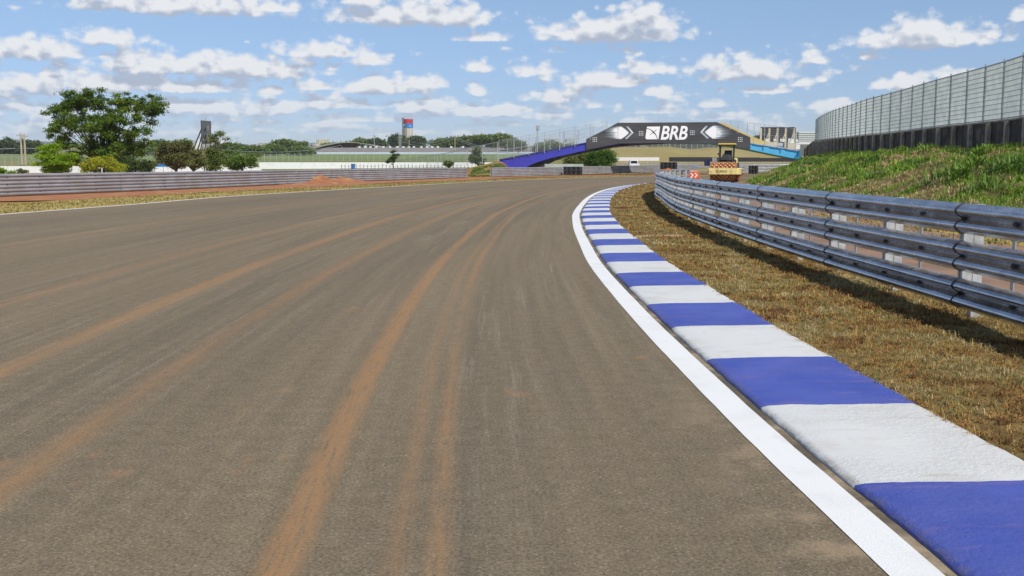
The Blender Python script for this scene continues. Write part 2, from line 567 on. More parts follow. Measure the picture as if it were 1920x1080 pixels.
# asphalt: UV u = metres left of the kerb line, v = metres along the track
def asphalt():
    m, t, b = mat_new('track_asphalt')
    uv = t.new('ShaderNodeUVMap').outputs[0]
    s = t.sep(uv)
    oc = t.new('ShaderNodeTexCoord').outputs['Object']
    u, v = s[0], s[1]
    wob = t.noise(t.xyz(t.math('MULTIPLY', u, .35), t.math('MULTIPLY', v, .10)), 1.0, 3, .5)
    uu = t.math('ADD', u, t.math('MULTIPLY', t.math('SUBTRACT', wob, .5), .13))
    pos = t.math('DIVIDE', t.math('ADD', uu, 1.0), 20.0)
    bands = [(2.25, .062, .95), (3.68, .07, .72), (4.95, .11, .78), (6.65, .12, .45), (8.6, .3, .14), (10.6, .18, .36), (12.3, .14, .26), (13.6, .14, .30), (1.66, .032, .72), (1.80, .02, .45)]
    bands = sorted(bands)[:6] + [(10.6, .18, .36)]
    bands.sort()
    stops = [(0, 0)]
    for c_, wd, a_ in bands:
        for q_, h_ in ((-1.5, 0), (-.8, a_), (.8, a_), (1.5, 0)):
            stops.append(((c_ + q_ * wd + 1) / 20.0, h_))
    stops = sorted(stops)
    dust = t.ramp(pos, stops)
    fine = t.noise(t.xyz(t.math('MULTIPLY', u, 34), t.math('MULTIPLY', v, 2.2)), 1, 4, .7)
    brk = t.noise(t.xyz(t.math('MULTIPLY', u, 1.5), t.math('MULTIPLY', v, .22)), 1, 3, .6)
    gr = t.noise(oc, 75, 2, .6)
    dust = t.math('MULTIPLY', dust, t.math('ADD', t.sstep(fine, .32, .56), .15, clamp=True))
    dust = t.math('MULTIPLY', dust, t.math('ADD', t.sstep(brk, .25, .55), .25, clamp=True))
    dust = t.math('MULTIPLY', dust, t.math('ADD', t.sstep(gr, .30, .62), .30, clamp=True))
    # thin twin smear and loose blotches of soil
    blot = t.noise(t.xyz(t.math('MULTIPLY', u, 2.0), t.math('MULTIPLY', v, 1.1)), 1, 5, .62)
    dust = t.math('MAXIMUM', dust, t.math('MULTIPLY', t.sstep(blot, .625, .72), .55))
    edge = t.math('MULTIPLY', t.sstep(u, .55, .0), t.sstep(t.noise(oc, 2.3, 5, .65), .48, .62))
    edge = t.math('MULTIPLY', edge, t.sstep(v, 16, 6))
    streak = t.noise(t.xyz(t.math('MULTIPLY', u, 5), t.math('MULTIPLY', v, .09)), 1, 5, .6)
    wide = t.noise(t.xyz(t.math('MULTIPLY', u, .55), t.math('MULTIPLY', v, .035)), 1, 3, .5)
    scuff = t.noise(t.xyz(t.math('MULTIPLY', u, 16), t.math('MULTIPLY', v, .35)), 1, 5, .7)
    base = t.mix(t.sstep(wide, .3, .7), (.148, .119, .080), (.188, .147, .092))
    base = t.mix(t.math('MULTIPLY', t.sstep(streak, .45, .75), .55), base, (.226, .179, .116))
    base = t.mix(t.math('MULTIPLY', t.sstep(streak, .50, .24), .65), base, (.122, .106, .074))
    sc_band = t.sstep(t.noise(t.xyz(t.math('MULTIPLY', u, .8), t.math('MULTIPLY', v, .05)), 1, 2, .5), .47, .60)
    base = t.mix(t.math('MULTIPLY', t.math('MULTIPLY', t.sstep(scuff, .50, .72), sc_band), .50), base, (.32, .285, .22))
    # aggregate grain
    grain = t.noise(oc, 120, 3, .7)
    base = t.mix(1.0, base, t.ramp(t.math('ADD', t.math('MULTIPLY', grain, .5), t.math('MULTIPLY', t.noise(oc, 58, 2, .6), .5)), [(.30, .35), (.5, .98), (.68, 1.75)]), 'MULTIPLY')
    vo = t.new('ShaderNodeTexVoronoi', feature='F1')
    t.l.new(oc, vo.inputs['Vector'])
    vo.inputs['Scale'].default_value = 42
    vc = t.sep(vo.outputs['Color'])
    stone = t.math('MULTIPLY', t.math('LESS_THAN', vo.outputs['Distance'], .22), t.math('GREATER_THAN', vc[0], .90))
    base = t.mix(t.math('MULTIPLY', stone, .6), base, (.36, .34, .29))
    mott = t.noise(oc, 9, 3, .6)
    base = t.mix(1.0, base, t.ramp(mott, [(.3, .88), (.7, 1.12)]), 'MULTIPLY')
    base = t.mix(t.math('MULTIPLY', dust, .80), base, (.34, .185, .082))
    base = t.mix(t.math('MULTIPLY', edge, .75), base, (.40, .30, .19))
    gut = t.math('MULTIPLY', t.sstep(u, -.17, -.215), t.sstep(t.noise(oc, 5, 5, .7), .30, .60))
    base = t.mix(t.math('MULTIPLY', gut, .85), base, t.mix(t.sstep(t.noise(oc, 1.1, 3, .6), .42, .58), (.085, .075, .055), (.38, .30, .20)))
    # a few short dark skid ticks
    tick = t.noise(t.xyz(t.math('MULTIPLY', u, 1.6), t.math('MULTIPLY', v, 14)), 1, 2, .5)
    tm = t.noise(t.xyz(t.math('MULTIPLY', u, .5), t.math('MULTIPLY', v, .5)), 1, 2, .5)
    tk = t.math('MULTIPLY', t.sstep(tick, .70, .76), t.sstep(tm, .58, .66))
    base = t.mix(t.math('MULTIPLY', tk, .75), base, (.05, .042, .035))
    t.l.new(base, b.inputs['Base Color'])
    b.inputs['Roughness'].default_value = .93
    b.inputs['Specular IOR Level'].default_value = .22
    bn = t.new('ShaderNodeBump')
    bn.inputs['Distance'].default_value = .0035
    t.l.new(t.math('ADD', grain, t.math('MULTIPLY', gr, .6)), bn.inputs['Height'])
    t.l.new(bn.outputs[0], b.inputs['Normal'])
    return m


M['asphalt'] = asphalt()


def linepaint():
    m, t, b = mat_new('white_line_paint')
    oc = t.new('ShaderNodeTexCoord').outputs['Object']
    g = t.noise(oc, 95, 3, .7)
    n = t.noise(oc, 2.0, 4, .6)
    c = t.mix(t.math('MULTIPLY', t.sstep(n, .45, .75), .5), (.72, .725, .71), (.60, .60, .57))
    c = t.mix(t.sstep(g, .33, .20), c, (.35, .33, .29))
    wr = t.noise(t.vec('MULTIPLY', oc, (3, .6, 1)), 3.1, 5, .7)
    c = t.mix(t.math('MULTIPLY', t.sstep(wr, .56, .74), .35), c, (.47, .44, .37))
    t.l.new(c, b.inputs['Base Color'])
    b.inputs['Roughness'].default_value = .7
    bn = t.new('ShaderNodeBump')
    bn.inputs['Distance'].default_value = .003
    t.l.new(g, bn.inputs['Height'])
    t.l.new(bn.outputs[0], b.inputs['Normal'])
    return m


M['line'] = linepaint()
KB = 1.585       # length of one painted kerb block


def kerbpaint():
    m, t, b = mat_new('kerb_paint')
    s = t.sep(t.new('ShaderNodeUVMap').outputs[0])
    oc = t.new('ShaderNodeTexCoord').outputs['Object']
    u, v = s[0], s[1]
    # the painted joints bow slightly across the kerb
    bow = t.math('MULTIPLY', t.math('POWER', t.math('ABSOLUTE', t.math('SUBTRACT', u, -1.15)), 2), -.10)
    wob = t.math('MULTIPLY', t.math('SUBTRACT', t.noise(oc, 9, 4, .6), .5), .035)
    f = t.math('FRACT', t.math('DIVIDE', t.math('ADD', v, t.math('ADD', KB, t.math('ADD', bow, wob))), 2 * KB))
    isb = t.math('LESS_THAN', f, .5)
    n = t.noise(oc, 1.7, 5, .62)
    n2 = t.noise(t.vec('MULTIPLY', oc, (1, 4, 1)), 2.2, 5, .65)
    g = t.noise(oc, 60, 4, .7)
    wh = t.mix(t.math('MULTIPLY', t.sstep(n, .48, .72), .65), (.635, .635, .61), (.54, .53, .48))
    wh = t.mix(t.math('MULTIPLY', t.sstep(n2, .56, .72), .60), wh, (.45, .41, .32))
    rub = t.noise(t.vec('MULTIPLY', oc, (5, .7, 1)), 2.6, 5, .7)
    wh = t.mix(t.math('MULTIPLY', t.sstep(rub, .60, .76), .35), wh, (.30, .28, .25))
    edg = t.math('MULTIPLY', t.sstep(u, -.32, -.262), t.sstep(t.noise(oc, 14, 4, .7), .40, .62))
    wh = t.mix(t.math('MULTIPLY', edg, .5), wh, (.36, .30, .22))
    bl = t.mix(t.sstep(n, .35, .70), (.050, .080, .36), (.078, .104, .385))
    bl = t.mix(t.math('MULTIPLY', t.sstep(n2, .52, .72), .55), bl, (.17, .13, .34))
    bl = t.mix(t.math('MULTIPLY', edg, .35), bl, (.25, .20, .18))
    c = t.mix(isb, wh, bl)
    c = t.mix(t.math('MULTIPLY', t.sstep(g, .30, .20), .6), c, (.10, .09, .10))
    t.l.new(c, b.inputs['Base Color'])
    b.inputs['Roughness'].default_value = .55
    bn = t.new('ShaderNodeBump')
    bn.inputs['Distance'].default_value = .012
    rough_zone = t.sstep(t.noise(oc, .9, 2, .5), .40, .58)
    t.l.new(t.math('MULTIPLY', t.noise(oc, 26, 5, .75), t.math('ADD', rough_zone, .15)), bn.inputs['Height'])
    t.l.new(bn.outputs[0], b.inputs['Normal'])
    return m


M['kerb'] = kerbpaint()


def railmetal():
    m, t, b = mat_new('new_galvanised_beam')
    oc = t.new('ShaderNodeTexCoord').outputs['Object']
    st = t.noise(t.vec('MULTIPLY', oc, (1, 1, 6)), 2.2, 5, .65)
    sp = t.noise(t.vec('MULTIPLY', oc, (30, 30, 2)), 1.0, 4, .6)
    c = t.mix(t.sstep(st, .35, .68), (.36, .365, .385), (.62, .63, .66))
    c = t.mix(t.math('MULTIPLY', t.sstep(sp, .45, .75), .35), c, (.20, .205, .225))
    mud = t.noise(oc, 1.3, 5, .65)
    mf = t.math('MULTIPLY', t.sstep(mud, .63, .75), .4)
    c = t.mix(mf, c, (.20, .11, .06))
    t.l.new(c, b.inputs['Base Color'])
    t.put(b.inputs['Metallic'], t.math('SUBTRACT', .80, mf))
    t.put(b.inputs['Roughness'], t.math('ADD', t.math('MULTIPLY', t.sstep(st, .3, .7), .14), .17))
    bn = t.new('ShaderNodeBump')
    bn.inputs['Distance'].default_value = .002
    t.l.new(t.noise(oc, 5, 2, .5), bn.inputs['Height'])
    t.l.new(bn.outputs[0], b.inputs['Normal'])
    return m


M['rail'] = railmetal()


def groundmat(name, soil=(.36, .125, .042), dry=(.33, .235, .075), green=(.11, .16, .035), nearsoil=True):
    m, t, b = mat_new(name)
    oc = t.new('ShaderNodeTexCoord').outputs['Object']
    s = t.sep(oc)
    n = t.noise(oc, .35, 5, .65)
    n2 = t.noise(oc, 2.7, 5, .65)
    n3 = t.noise(oc, .012, 3, .5)
    sc_ = t.mix(t.sstep(n2, .35, .65), soil, (.26, .09, .035))
    dc = t.mix(t.sstep(n2, .35, .68), dry, (.22, .15, .05))
    far = t.sstep(s[1], 130, 200)
    gc = t.mix(t.sstep(t.noise(oc, .05, 5, .6), .4, .6), (.13, .17, .045), (.23, .21, .075))
    c = t.mix(t.sstep(n, .42, .56), sc_, dc) if nearsoil else dc
    c = t.mix(far, c, gc)
    t.l.new(c, b.inputs['Base Color'])
    b.inputs['Roughness'].default_value = .95
    b.inputs['Specular IOR Level'].default_value = .1
    bn = t.new('ShaderNodeBump')
    bn.inputs['Distance'].default_value = .05
    t.l.new(t.noise(oc, 9, 5, .7), bn.inputs['Height'])
    t.l.new(bn.outputs[0], b.inputs['Normal'])
    return m


def turfmat(name, c1, c2, c3, sc=1.4, bump=.02, soilc=(.24, .09, .035), sl=.60):
    m, t, b = mat_new(name)
    oc = t.new('ShaderNodeTexCoord').outputs['Object']
    a = t.noise(oc, sc, 4, .6)
    f = t.noise(oc, sc * 14, 4, .75)
    c = t.mix(t.sstep(a, .35, .65), c1, c2)
    c = t.mix(t.sstep(f, .42, .70), c, c3)
    c = t.mix(t.math('MULTIPLY', t.sstep(t.noise(oc, sc * .9, 5, .6), sl, sl + .12), .8), c, soilc)
    t.l.new(c, b.inputs['Base Color'])
    b.inputs['Roughness'].default_value = .95
    b.inputs['Specular IOR Level'].default_value = .1
    bn = t.new('ShaderNodeBump')
    bn.inputs['Distance'].default_value = bump
    t.l.new(f, bn.inputs['Height'])
    t.l.new(bn.outputs[0], b.inputs['Normal'])
    return m


M['ground'] = groundmat('ground_soil')
M['turf'] = turfmat('dry_turf', (.24, .155, .055), (.17, .13, .045), (.075, .050, .022))
M['strip'] = turfmat('dry_grass_strip', (.42, .30, .10), (.33, .25, .08), (.25, .17, .06), .5, .03, sl=.64)
M['bank'] = turfmat('embankment_soil', (.14, .13, .045), (.27, .20, .10), (.07, .065, .025), .7, .08, (.28, .13, .06), .60)
M['mound'] = turfmat('dry_mound_grass', (.31, .26, .115), (.25, .21, .085), (.27, .21, .095), .12, .1, (.28, .15, .06), .66)
M['field'] = turfmat('green_field_grass', (.15, .22, .045), (.19, .24, .06), (.12, .18, .04), .03, .1, (.32, .24, .12), .68)
M['service'] = surf('dusty_service_road', (.27, .165, .105), (.20, .125, .085), .9, .9, bump=.01, c3=(.33, .17, .08), scale3=.3)
M['farasphalt'] = surf('far_asphalt', (.20, .18, .16), (.26, .23, .20), .12, .9, stretch=(.3, 2, 1), c3=(.30, .20, .13), scale3=.06)


def wiremat(name, col, cell=.06, wire=.10, metal=.3, seen=None):
    """chain link / welded mesh: a real grid of wires, air between them"""
    m, t, b = mat_new(name)
    s = t.sep(t.new('ShaderNodeTexCoord').outputs['Object'])
    x = t.math('ADD', s[0], t.math('MULTIPLY', s[1], .73))
    a = t.math('FRACT', t.math('DIVIDE', t.math('ADD', x, s[2]), cell))
    c = t.math('FRACT', t.math('DIVIDE', t.math('SUBTRACT', x, s[2]), cell))
    k = t.math('MAXIMUM', t.math('LESS_THAN', a, wire), t.math('LESS_THAN', c, wire))
    t.put(b.inputs['Base Color'], col)
    b.inputs['Roughness'].default_value = .5
    b.inputs['Metallic'].default_value = metal
    tr = t.new('ShaderNodeBsdfTransparent')
    mx = t.new('ShaderNodeMixShader')
    t.l.new(k, mx.inputs[0])
    t.l.new(tr.outputs[0], mx.inputs[1])
    t.l.new(b.outputs[0], mx.inputs[2])
    t.l.new(mx.outputs[0], t.n['Material Output'].inputs[0])
    return m


M['chain'] = wiremat('chain_link', (.40, .42, .42), .07, .09)
M['chain_dense'] = wiremat('chain_link_dense', (.36, .38, .37), .07, .17)
M['chain_thin'] = wiremat('chain_link_thin', (.34, .36, .37), .08, .05)


# ------------------------------------------------------------ curves
def catmull(pts, step):
    pts = np.array(pts, dtype=float)
    pp_ = np.vstack([2 * pts[0] - pts[1], pts, 2 * pts[-1] - pts[-2]])
    out = []
    for i in range(1, len(pp_) - 2):
        p0, p1, p2, p3 = pp_[i - 1:i + 3]
        for t in np.linspace(0, 1, 24, endpoint=False):
            out.append(.5 * ((2 * p1) + (-p0 + p2) * t + (2 * p0 - 5 * p1 + 4 * p2 - p3) * t * t + (-p0 + 3 * p1 - 3 * p2 + p3) * t ** 3))
    out.append(pts[-1])
    out = np.array(out)
    L = np.concatenate([[0], np.cumsum(np.linalg.norm(np.diff(out, axis=0), axis=1))])
    s = np.arange(0, L[-1], step)
    return np.stack([np.interp(s, L, out[:, k]) for k in range(out.shape[1])], 1), s


def normals(c):
    t = np.gradient(c, axis=0)
    t /= np.linalg.norm(t, axis=1)[:, None]
    return np.stack([-t[:, 1], t[:, 0]], 1), t


def smooth1(a, k):
    ker = np.ones(2 * k + 1) / (2 * k + 1)
    if a.ndim == 1:
        return np.convolve(np.pad(a, k, mode='edge'), ker, 'valid')
    return np.stack([smooth1(a[:, i], k) for i in range(a.shape[1])], 1)


# base line = left edge of the white line along the kerb
BASE_PTS = [(1.60, -6), (1.50, -1), (1.38, 3.75), (1.33, 4.69), (1.28, 5.83), (1.225, 7.7), (1.17, 10.2), (1.14, 14.04), (1.16, 16.6), (1.25, 19.6), (1.40, 24.15), (1.61, 28.5), (1.81, 31.84), (2.29, 37.37),
            (3.23, 46.61), (4.47, 56.14), (6.2, 65.93), (8.6, 75.85), (11.6, 84.3), (17, 94), (26, 104), (38, 112), (56, 118), (80, 121)]
B, BS = catmull(BASE_PTS, .25)
B = np.vstack([smooth1(B, 3)])
BN, BT = normals(B)
S0 = float(np.interp(4.71, B[:, 1], BS))      # arc length where a painted block starts


def off(u, i=slice(None)):
    return B[i] + BN[i] * u


def ribbon(name, cols, rows, zf, mat, kind='structure', uvv=None, closed_sides=False):
    """cols: list of arrays (rows,2) of positions; zf(list)"""
    R_, C_ = len(rows), len(cols)
    V = np.zeros((R_, C_, 3))
    for j, c in enumerate(cols):
        V[:, j, :2] = c
    V[:, :, 2] = zf(V[:, :, 0], V[:, :, 1]) if callable(zf) else zf
    idx = np.arange(R_ * C_).reshape(R_, C_)
    q = np.stack([idx[:-1, :-1], idx[1:, :-1], idx[1:, 1:], idx[:-1, 1:]], -1).reshape(-1, 4)
    uv = None
    if uvv is not None:
        uv = np.stack([uvv[0], uvv[1]], -1).reshape(-1, 2)
    # faces must look up
    ob = np_mesh(name, V.reshape(-1, 3), q, mat, smooth=True, uv=uv)
    me = ob.data
    if me.polygons[len(me.polygons) // 3].normal.z < 0:
        me.flip_normals()
    if kind:
        ob['kind'] = kind
    return ob


# ground height: flat around the track, climbing slowly far away
HK = [(-4000, 0), (150, 0), (200, .5), (300, 2.0), (500, 5.0), (1000, 14.0), (2000, 30.0), (3500, 52.0), (9000, 120)]


def HG(y):
    return np.interp(y, [k[0] for k in HK], [k[1] for k in HK])


gx = np.array([-4800, -3500, -2000, -1000, -500, -250, -120, -60, -30, -15, 0, 15, 30, 60, 120, 250, 500, 1000, 2000, 3500, 4800], float)
gy = np.array([-600, -300, -180, -100, -30, 0, 30, 60, 90, 120, 150, 175, 200, 250, 300, 400, 500, 750, 1000, 1500, 2000, 2750, 3500, 4400], float)
GX, GY = np.meshgrid(gx, gy)
ribbon('ground', [np.stack([GX[:, j], GY[:, j]], 1) for j in range(len(gx))], list(gy), lambda x, y: HG(y) - .03, M['ground'])

# left edge of the track
LPTS = [(-19.5, -8), (-17.6, 12), (-16.2, 24), (-15.1, 31.5), (-13.93, 39.32), (-12.29, 51.37), (-5.42, 77.8), (-.2, 93), (5.39, 107), (11.5, 119), (20, 129), (32, 137), (50, 142), (84, 145)]
LC, LS = catmull(LPTS, .25)
LC = smooth1(LC, 6)
ii = np.arange(0, len(B), 4)
us = np.linspace(8, 45, 371)
W = []
for i in ii:
    q = B[i][None, :] + BN[i][None, :] * us[:, None]
    dd = ((q[:, None, :] - LC[None, ::4, :]) ** 2).sum(-1).min(1)
    W.append(us[np.argmin(dd)])
W = smooth1(np.array(W), 4)
fr = np.linspace(0, 1, 25)
cols, U, Vv = [], [], []
R0 = -0.27
for f in fr:
    uo = R0 + (W - R0) * f
    cols.append(B[ii] + BN[ii] * uo[:, None])
    U.append(uo)
    Vv.append(BS[ii])
ribbon('track', cols, list(ii), 0.0, M['asphalt'], uvv=(np.stack(U, 1), np.stack(Vv, 1)))
# white edge lines, 4 mm above
k = np.arange(0, len(B))
wl = np.interp(BS, [0, S0 + 60, S0 + 75, S0 + 90], [.205, .205, .16, .12])
lt = B + BN * 0
jag = (fbm(BS * 6, BS * 0 + 3, 3) - .5) * .006
ribbon('track_edge_line', [lt + BN * jag[:, None], B - BN * (wl + jag)[:, None]], list(k), .004, M['line'])
LN, _ = normals(LC)
ribbon('track_edge_line', [LC + LN * .02, LC - LN * .17], list(range(len(LC))), .004, M['line'])

# kerb
ks = np.arange(S0 - 9, S0 + 76, .08)
kb = np.stack([np.interp(ks, BS, B[:, 0]), np.interp(ks, BS, B[:, 1])], 1)
kn = np.stack([np.interp(ks, BS, BN[:, 0]), np.interp(ks, BS, BN[:, 1])], 1)
wK = np.interp(ks, [S0 - 9, S0 + 8, S0 + 20, S0 + 50, S0 + 60, S0 + 76], [1.22, 1.20, 1.13, 1.13, 1.02, .42])
prof = [(-.255, -.02), (-.262, .018), (-.30, .030), (-.42, .040), (-.60, .046), (-.80, .050), (-1.0, .054), (-1.10, .056), (-1.13, .050), (-1.145, -.03)]
cols, U, Vv, ZZ = [], [], [], []
for j, (u_, z_) in enumerate(prof):
    uo = -.255 + (u_ + .255) * (wK - .255) / .89
    jg = (fbm(ks * 5, ks * 0 + j * .1, 3) - .5) * (.035 if j >= 7 else (.014 if j < 3 else 0))
    uo = uo + jg
    cols.append(kb + kn * uo[:, None])
    U.append(uo)
    Vv.append(ks - S0)
    step_ = np.where(np.floor((ks - S0) / KB) % 2 < 1, .0, .003) if 2 <= j <= 8 else 0
    ZZ.append(np.full(len(ks), z_) + ((fbm(ks * 1.3, ks * 0 + j, 3) - .5) * .008 if 1 <= j <= 8 else 0) + step_)
Zk = np.stack(ZZ, 1)
ribbon('kerb', cols, list(ks), lambda x, y: Zk, M['kerb'], uvv=(np.stack(U, 1), np.stack(Vv, 1)))

# verge between kerb and guardrail, and on past the rail
def verge_z(u, s):
    base = np.interp(u, [-6.5, -4.0, -3.2, -1.25, -1.16], [.0, .035, .045, .045, .035])
    return base


cols, ZZ = [], []
uof = np.concatenate([[-1.135], np.linspace(-1.2, -4.3, 32), [-4.7]])
vi = np.arange(0, int(np.searchsorted(BS, S0 + 100)), 1)
kw = np.interp(BS[vi], [S0 - 9, S0 + 8, S0 + 20, S0 + 50, S0 + 60, S0 + 76], [1.22, 1.20, 1.13, 1.13, 1.02, .30])
for u_ in uof:
    uo = -4.7 + (u_ + 4.7) * (4.7 - kw + .01) / (4.7 - 1.135)
    p_ = B[vi] + BN[vi] * uo[:, None]
    cols.append(p_)
    z_ = np.zeros(len(vi)) + np.where(u_ > -1.14, .030, np.interp(u_, [-4.7, -4.3, -3.6, -1.2], [-.04, .01, .035, .040]))
    ZZ.append(z_ + (0 if (u_ > -1.14 or u_ < -4.5) else (fbm(p_[:, 0] * 2.1, p_[:, 1] * 2.1, 4) - .5) * .05))
Zv = np.stack(ZZ, 1)
ribbon('verge', cols, list(vi), lambda x, y: Zv, M['turf'])
# dusty service road behind the rail
cols = [B[vi] + BN[vi] * u_ for u_ in (-4.4, -5.4, -6.6, -8.2)]
ribbon('service_road', cols, list(vi), .0, M['service'])
cols = [B[vi] + BN[vi] * u_ for u_ in (-8.0, -9.5, -11.5, -13.5)]
ribbon('grass_strip', cols, list(vi), .006, M['strip'])

# left verge: dry grass next to the line
li = np.arange(0, len(LC))
gw = np.interp(LS, [0, 40, 60, 100, 130, 200], [4.5, 4.6, 4.2, 3.2, 2.4, 2.5]) + (fbm(LS * .25, LS * 0, 4) - .5) * 1.8
cols = [LC + LN * .03] + [LC + LN * (gw * f)[:, None] for f in (.3, .6, 1.0)]
ribbon('grass_strip', cols, list(li), .004, M['strip'])


# ------------------------------------------------------------ grass blades (numpy)
def blades(name, pts, h, wd, cols, lean=.6, mat=None, label=None, cat='grass', curl=True):
    n = len(pts)
    a = rng.random(n) * 2 * math.pi
    ln = lean * rng.random(n) ** .7
    hh = h * (.5 + rng.random(n))
    d = np.stack([np.cos(a), np.sin(a)], 1)
    side = np.stack([-d[:, 1], d[:, 0], np.zeros(n)], 1) * (wd * (.6 + .8 * rng.random(n)))[:, None] * .5
    mid = pts + np.stack([d[:, 0] * ln * hh * .35, d[:, 1] * ln * hh * .35, hh * .6], 1)
    tip = pts + np.stack([d[:, 0] * ln * hh, d[:, 1] * ln * hh, hh * (1 - .45 * ln)], 1)
    V = np.stack([pts - side, pts + side, mid + side * .8, mid - side * .8, tip + side * .12, tip - side * .12], 1).reshape(-1, 3)
    b_ = (np.arange(n) * 6)[:, None]
    Fq = np.concatenate([b_ + np.array([[0, 1, 2, 3]]), b_ + np.array([[3, 2, 4, 5]])], 1).reshape(-1, 4)
    C = np.repeat(cols, 6, axis=0)
    ob = np_mesh(name, V, Fq, mat or M['blade'], cols=C)
    return tag(ob, label, cat if label else None, None, 'stuff')


def scatter_verge(n, s0, s1, u0=-1.16, u1=-4.0):
    s = s0 + rng.random(n) * (s1 - s0)
    u = u0 + rng.random(n) * (u1 - u0)
    x = np.interp(s, BS, B[:, 0]) + np.interp(s, BS, BN[:, 0]) * u
    y = np.interp(s, BS, B[:, 1]) + np.interp(s, BS, BN[:, 1]) * u
    z = .034 + (fbm(x * 2.1, y * 2.1, 4) - .5) * .05
    return np.stack([x, y, z], 1)


def pal(pts, palette, sc, jitter=.18):
    """colour per point: choose between palette entries by clumpy noise"""
    n = fbm(pts[:, 0] * sc, pts[:, 1] * sc, 4) + (rng.random(len(pts)) - .5) * .45
    n = np.clip((n - .25) / .5, 0, .999)
    P_ = np.array(palette)
    k = n * (len(P_) - 1)
    i = np.floor(k).astype(int)
    f = (k - i)[:, None]
    c = P_[i] * (1 - f) + P_[np.minimum(i + 1, len(P_) - 1)] * f
    return c * (1 + (rng.random((len(pts), 1)) - .5) * 2 * jitter)


TP = [(.12, .062, .028), (.35, .170, .060), (.43, .265, .090), (.36, .265, .095), (.22, .21, .08), (.48, .37, .20)]
allp, hs, ws, tc_ = [], [], [], []
for (n, nb, a_, b_, h_, w_, r_) in ((12500, 9, S0 - 1.5, S0 + 5, .034, .0046, .016), (12500, 8, S0 + 5, S0 + 14, .037, .0075, .020), (9000, 6, S0 + 14, S0 + 32, .040, .013, .030), (8000, 5, S0 + 32, S0 + 75, .045, .024, .05)):
    p_ = scatter_verge(n, a_, b_)
    den = fbm(p_[:, 0] * 5.3 + 9, p_[:, 1] * 5.3, 3)
    kp = den + rng.random(n) * .35 > .56
    p_, den = p_[kp], den[kp]
    c_ = pal(p_, TP, 2.2, .25)
    sz = .5 + rng.random(len(p_)) ** 2 * 1.1 + np.clip(den - .5, 0, 1)
    q_ = np.repeat(p_, nb, axis=0)
    q_[:, :2] += rng.normal(size=(len(q_), 2)) * r_
    allp.append(q_)
    hs.append(np.repeat(h_ * sz, nb))
    ws.append(np.full(len(q_), w_))
    tc_.append(np.repeat(c_, nb, axis=0) * (1 + (rng.random((len(q_), 1)) - .5) * .7))
vp = np.concatenate(allp)
blades('turf_grass', vp, np.concatenate(hs), np.concatenate(ws), np.concatenate(tc_), 1.9, label='short dry brown turf between the blue and white kerb and the guardrail')
# pale concrete strip crossing the verge
q0, q1 = G(1188, 444, .05), G(1285, 441.5, .05)
o = MB().bar((q0.x, q0.y, .035), (q1.x, q1.y, .035), .10, .06).build('concrete_strip', surf('dusty_pale_strip', (.55, .42, .33), (.38, .20, .10), 3, .9))
o['kind'] = 'structure'
# soft edge of grass along the left line
n = 26000
s_ = rng.random(n) * 130 + 12
u_ = rng.random(n) * 4.2 + .1
x_ = np.interp(s_, LS, LC[:, 0]) + np.interp(s_, LS, LN[:, 0]) * u_
y_ = np.interp(s_, LS, LC[:, 1]) + np.interp(s_, LS, LN[:, 1]) * u_
lp = np.stack([x_, y_, np.zeros(n)], 1)
lp = lp[(fbm(x_ * .5, y_ * .5, 4) + rng.random(n) * .3) > .55]
blades('verge_grass', lp, .055, .05, pal(lp, [(.28, .20, .07), (.40, .32, .12), (.27, .27, .09), (.42, .36, .17)], .4), .8, label='yellowed short grass strip beyond the far white line')

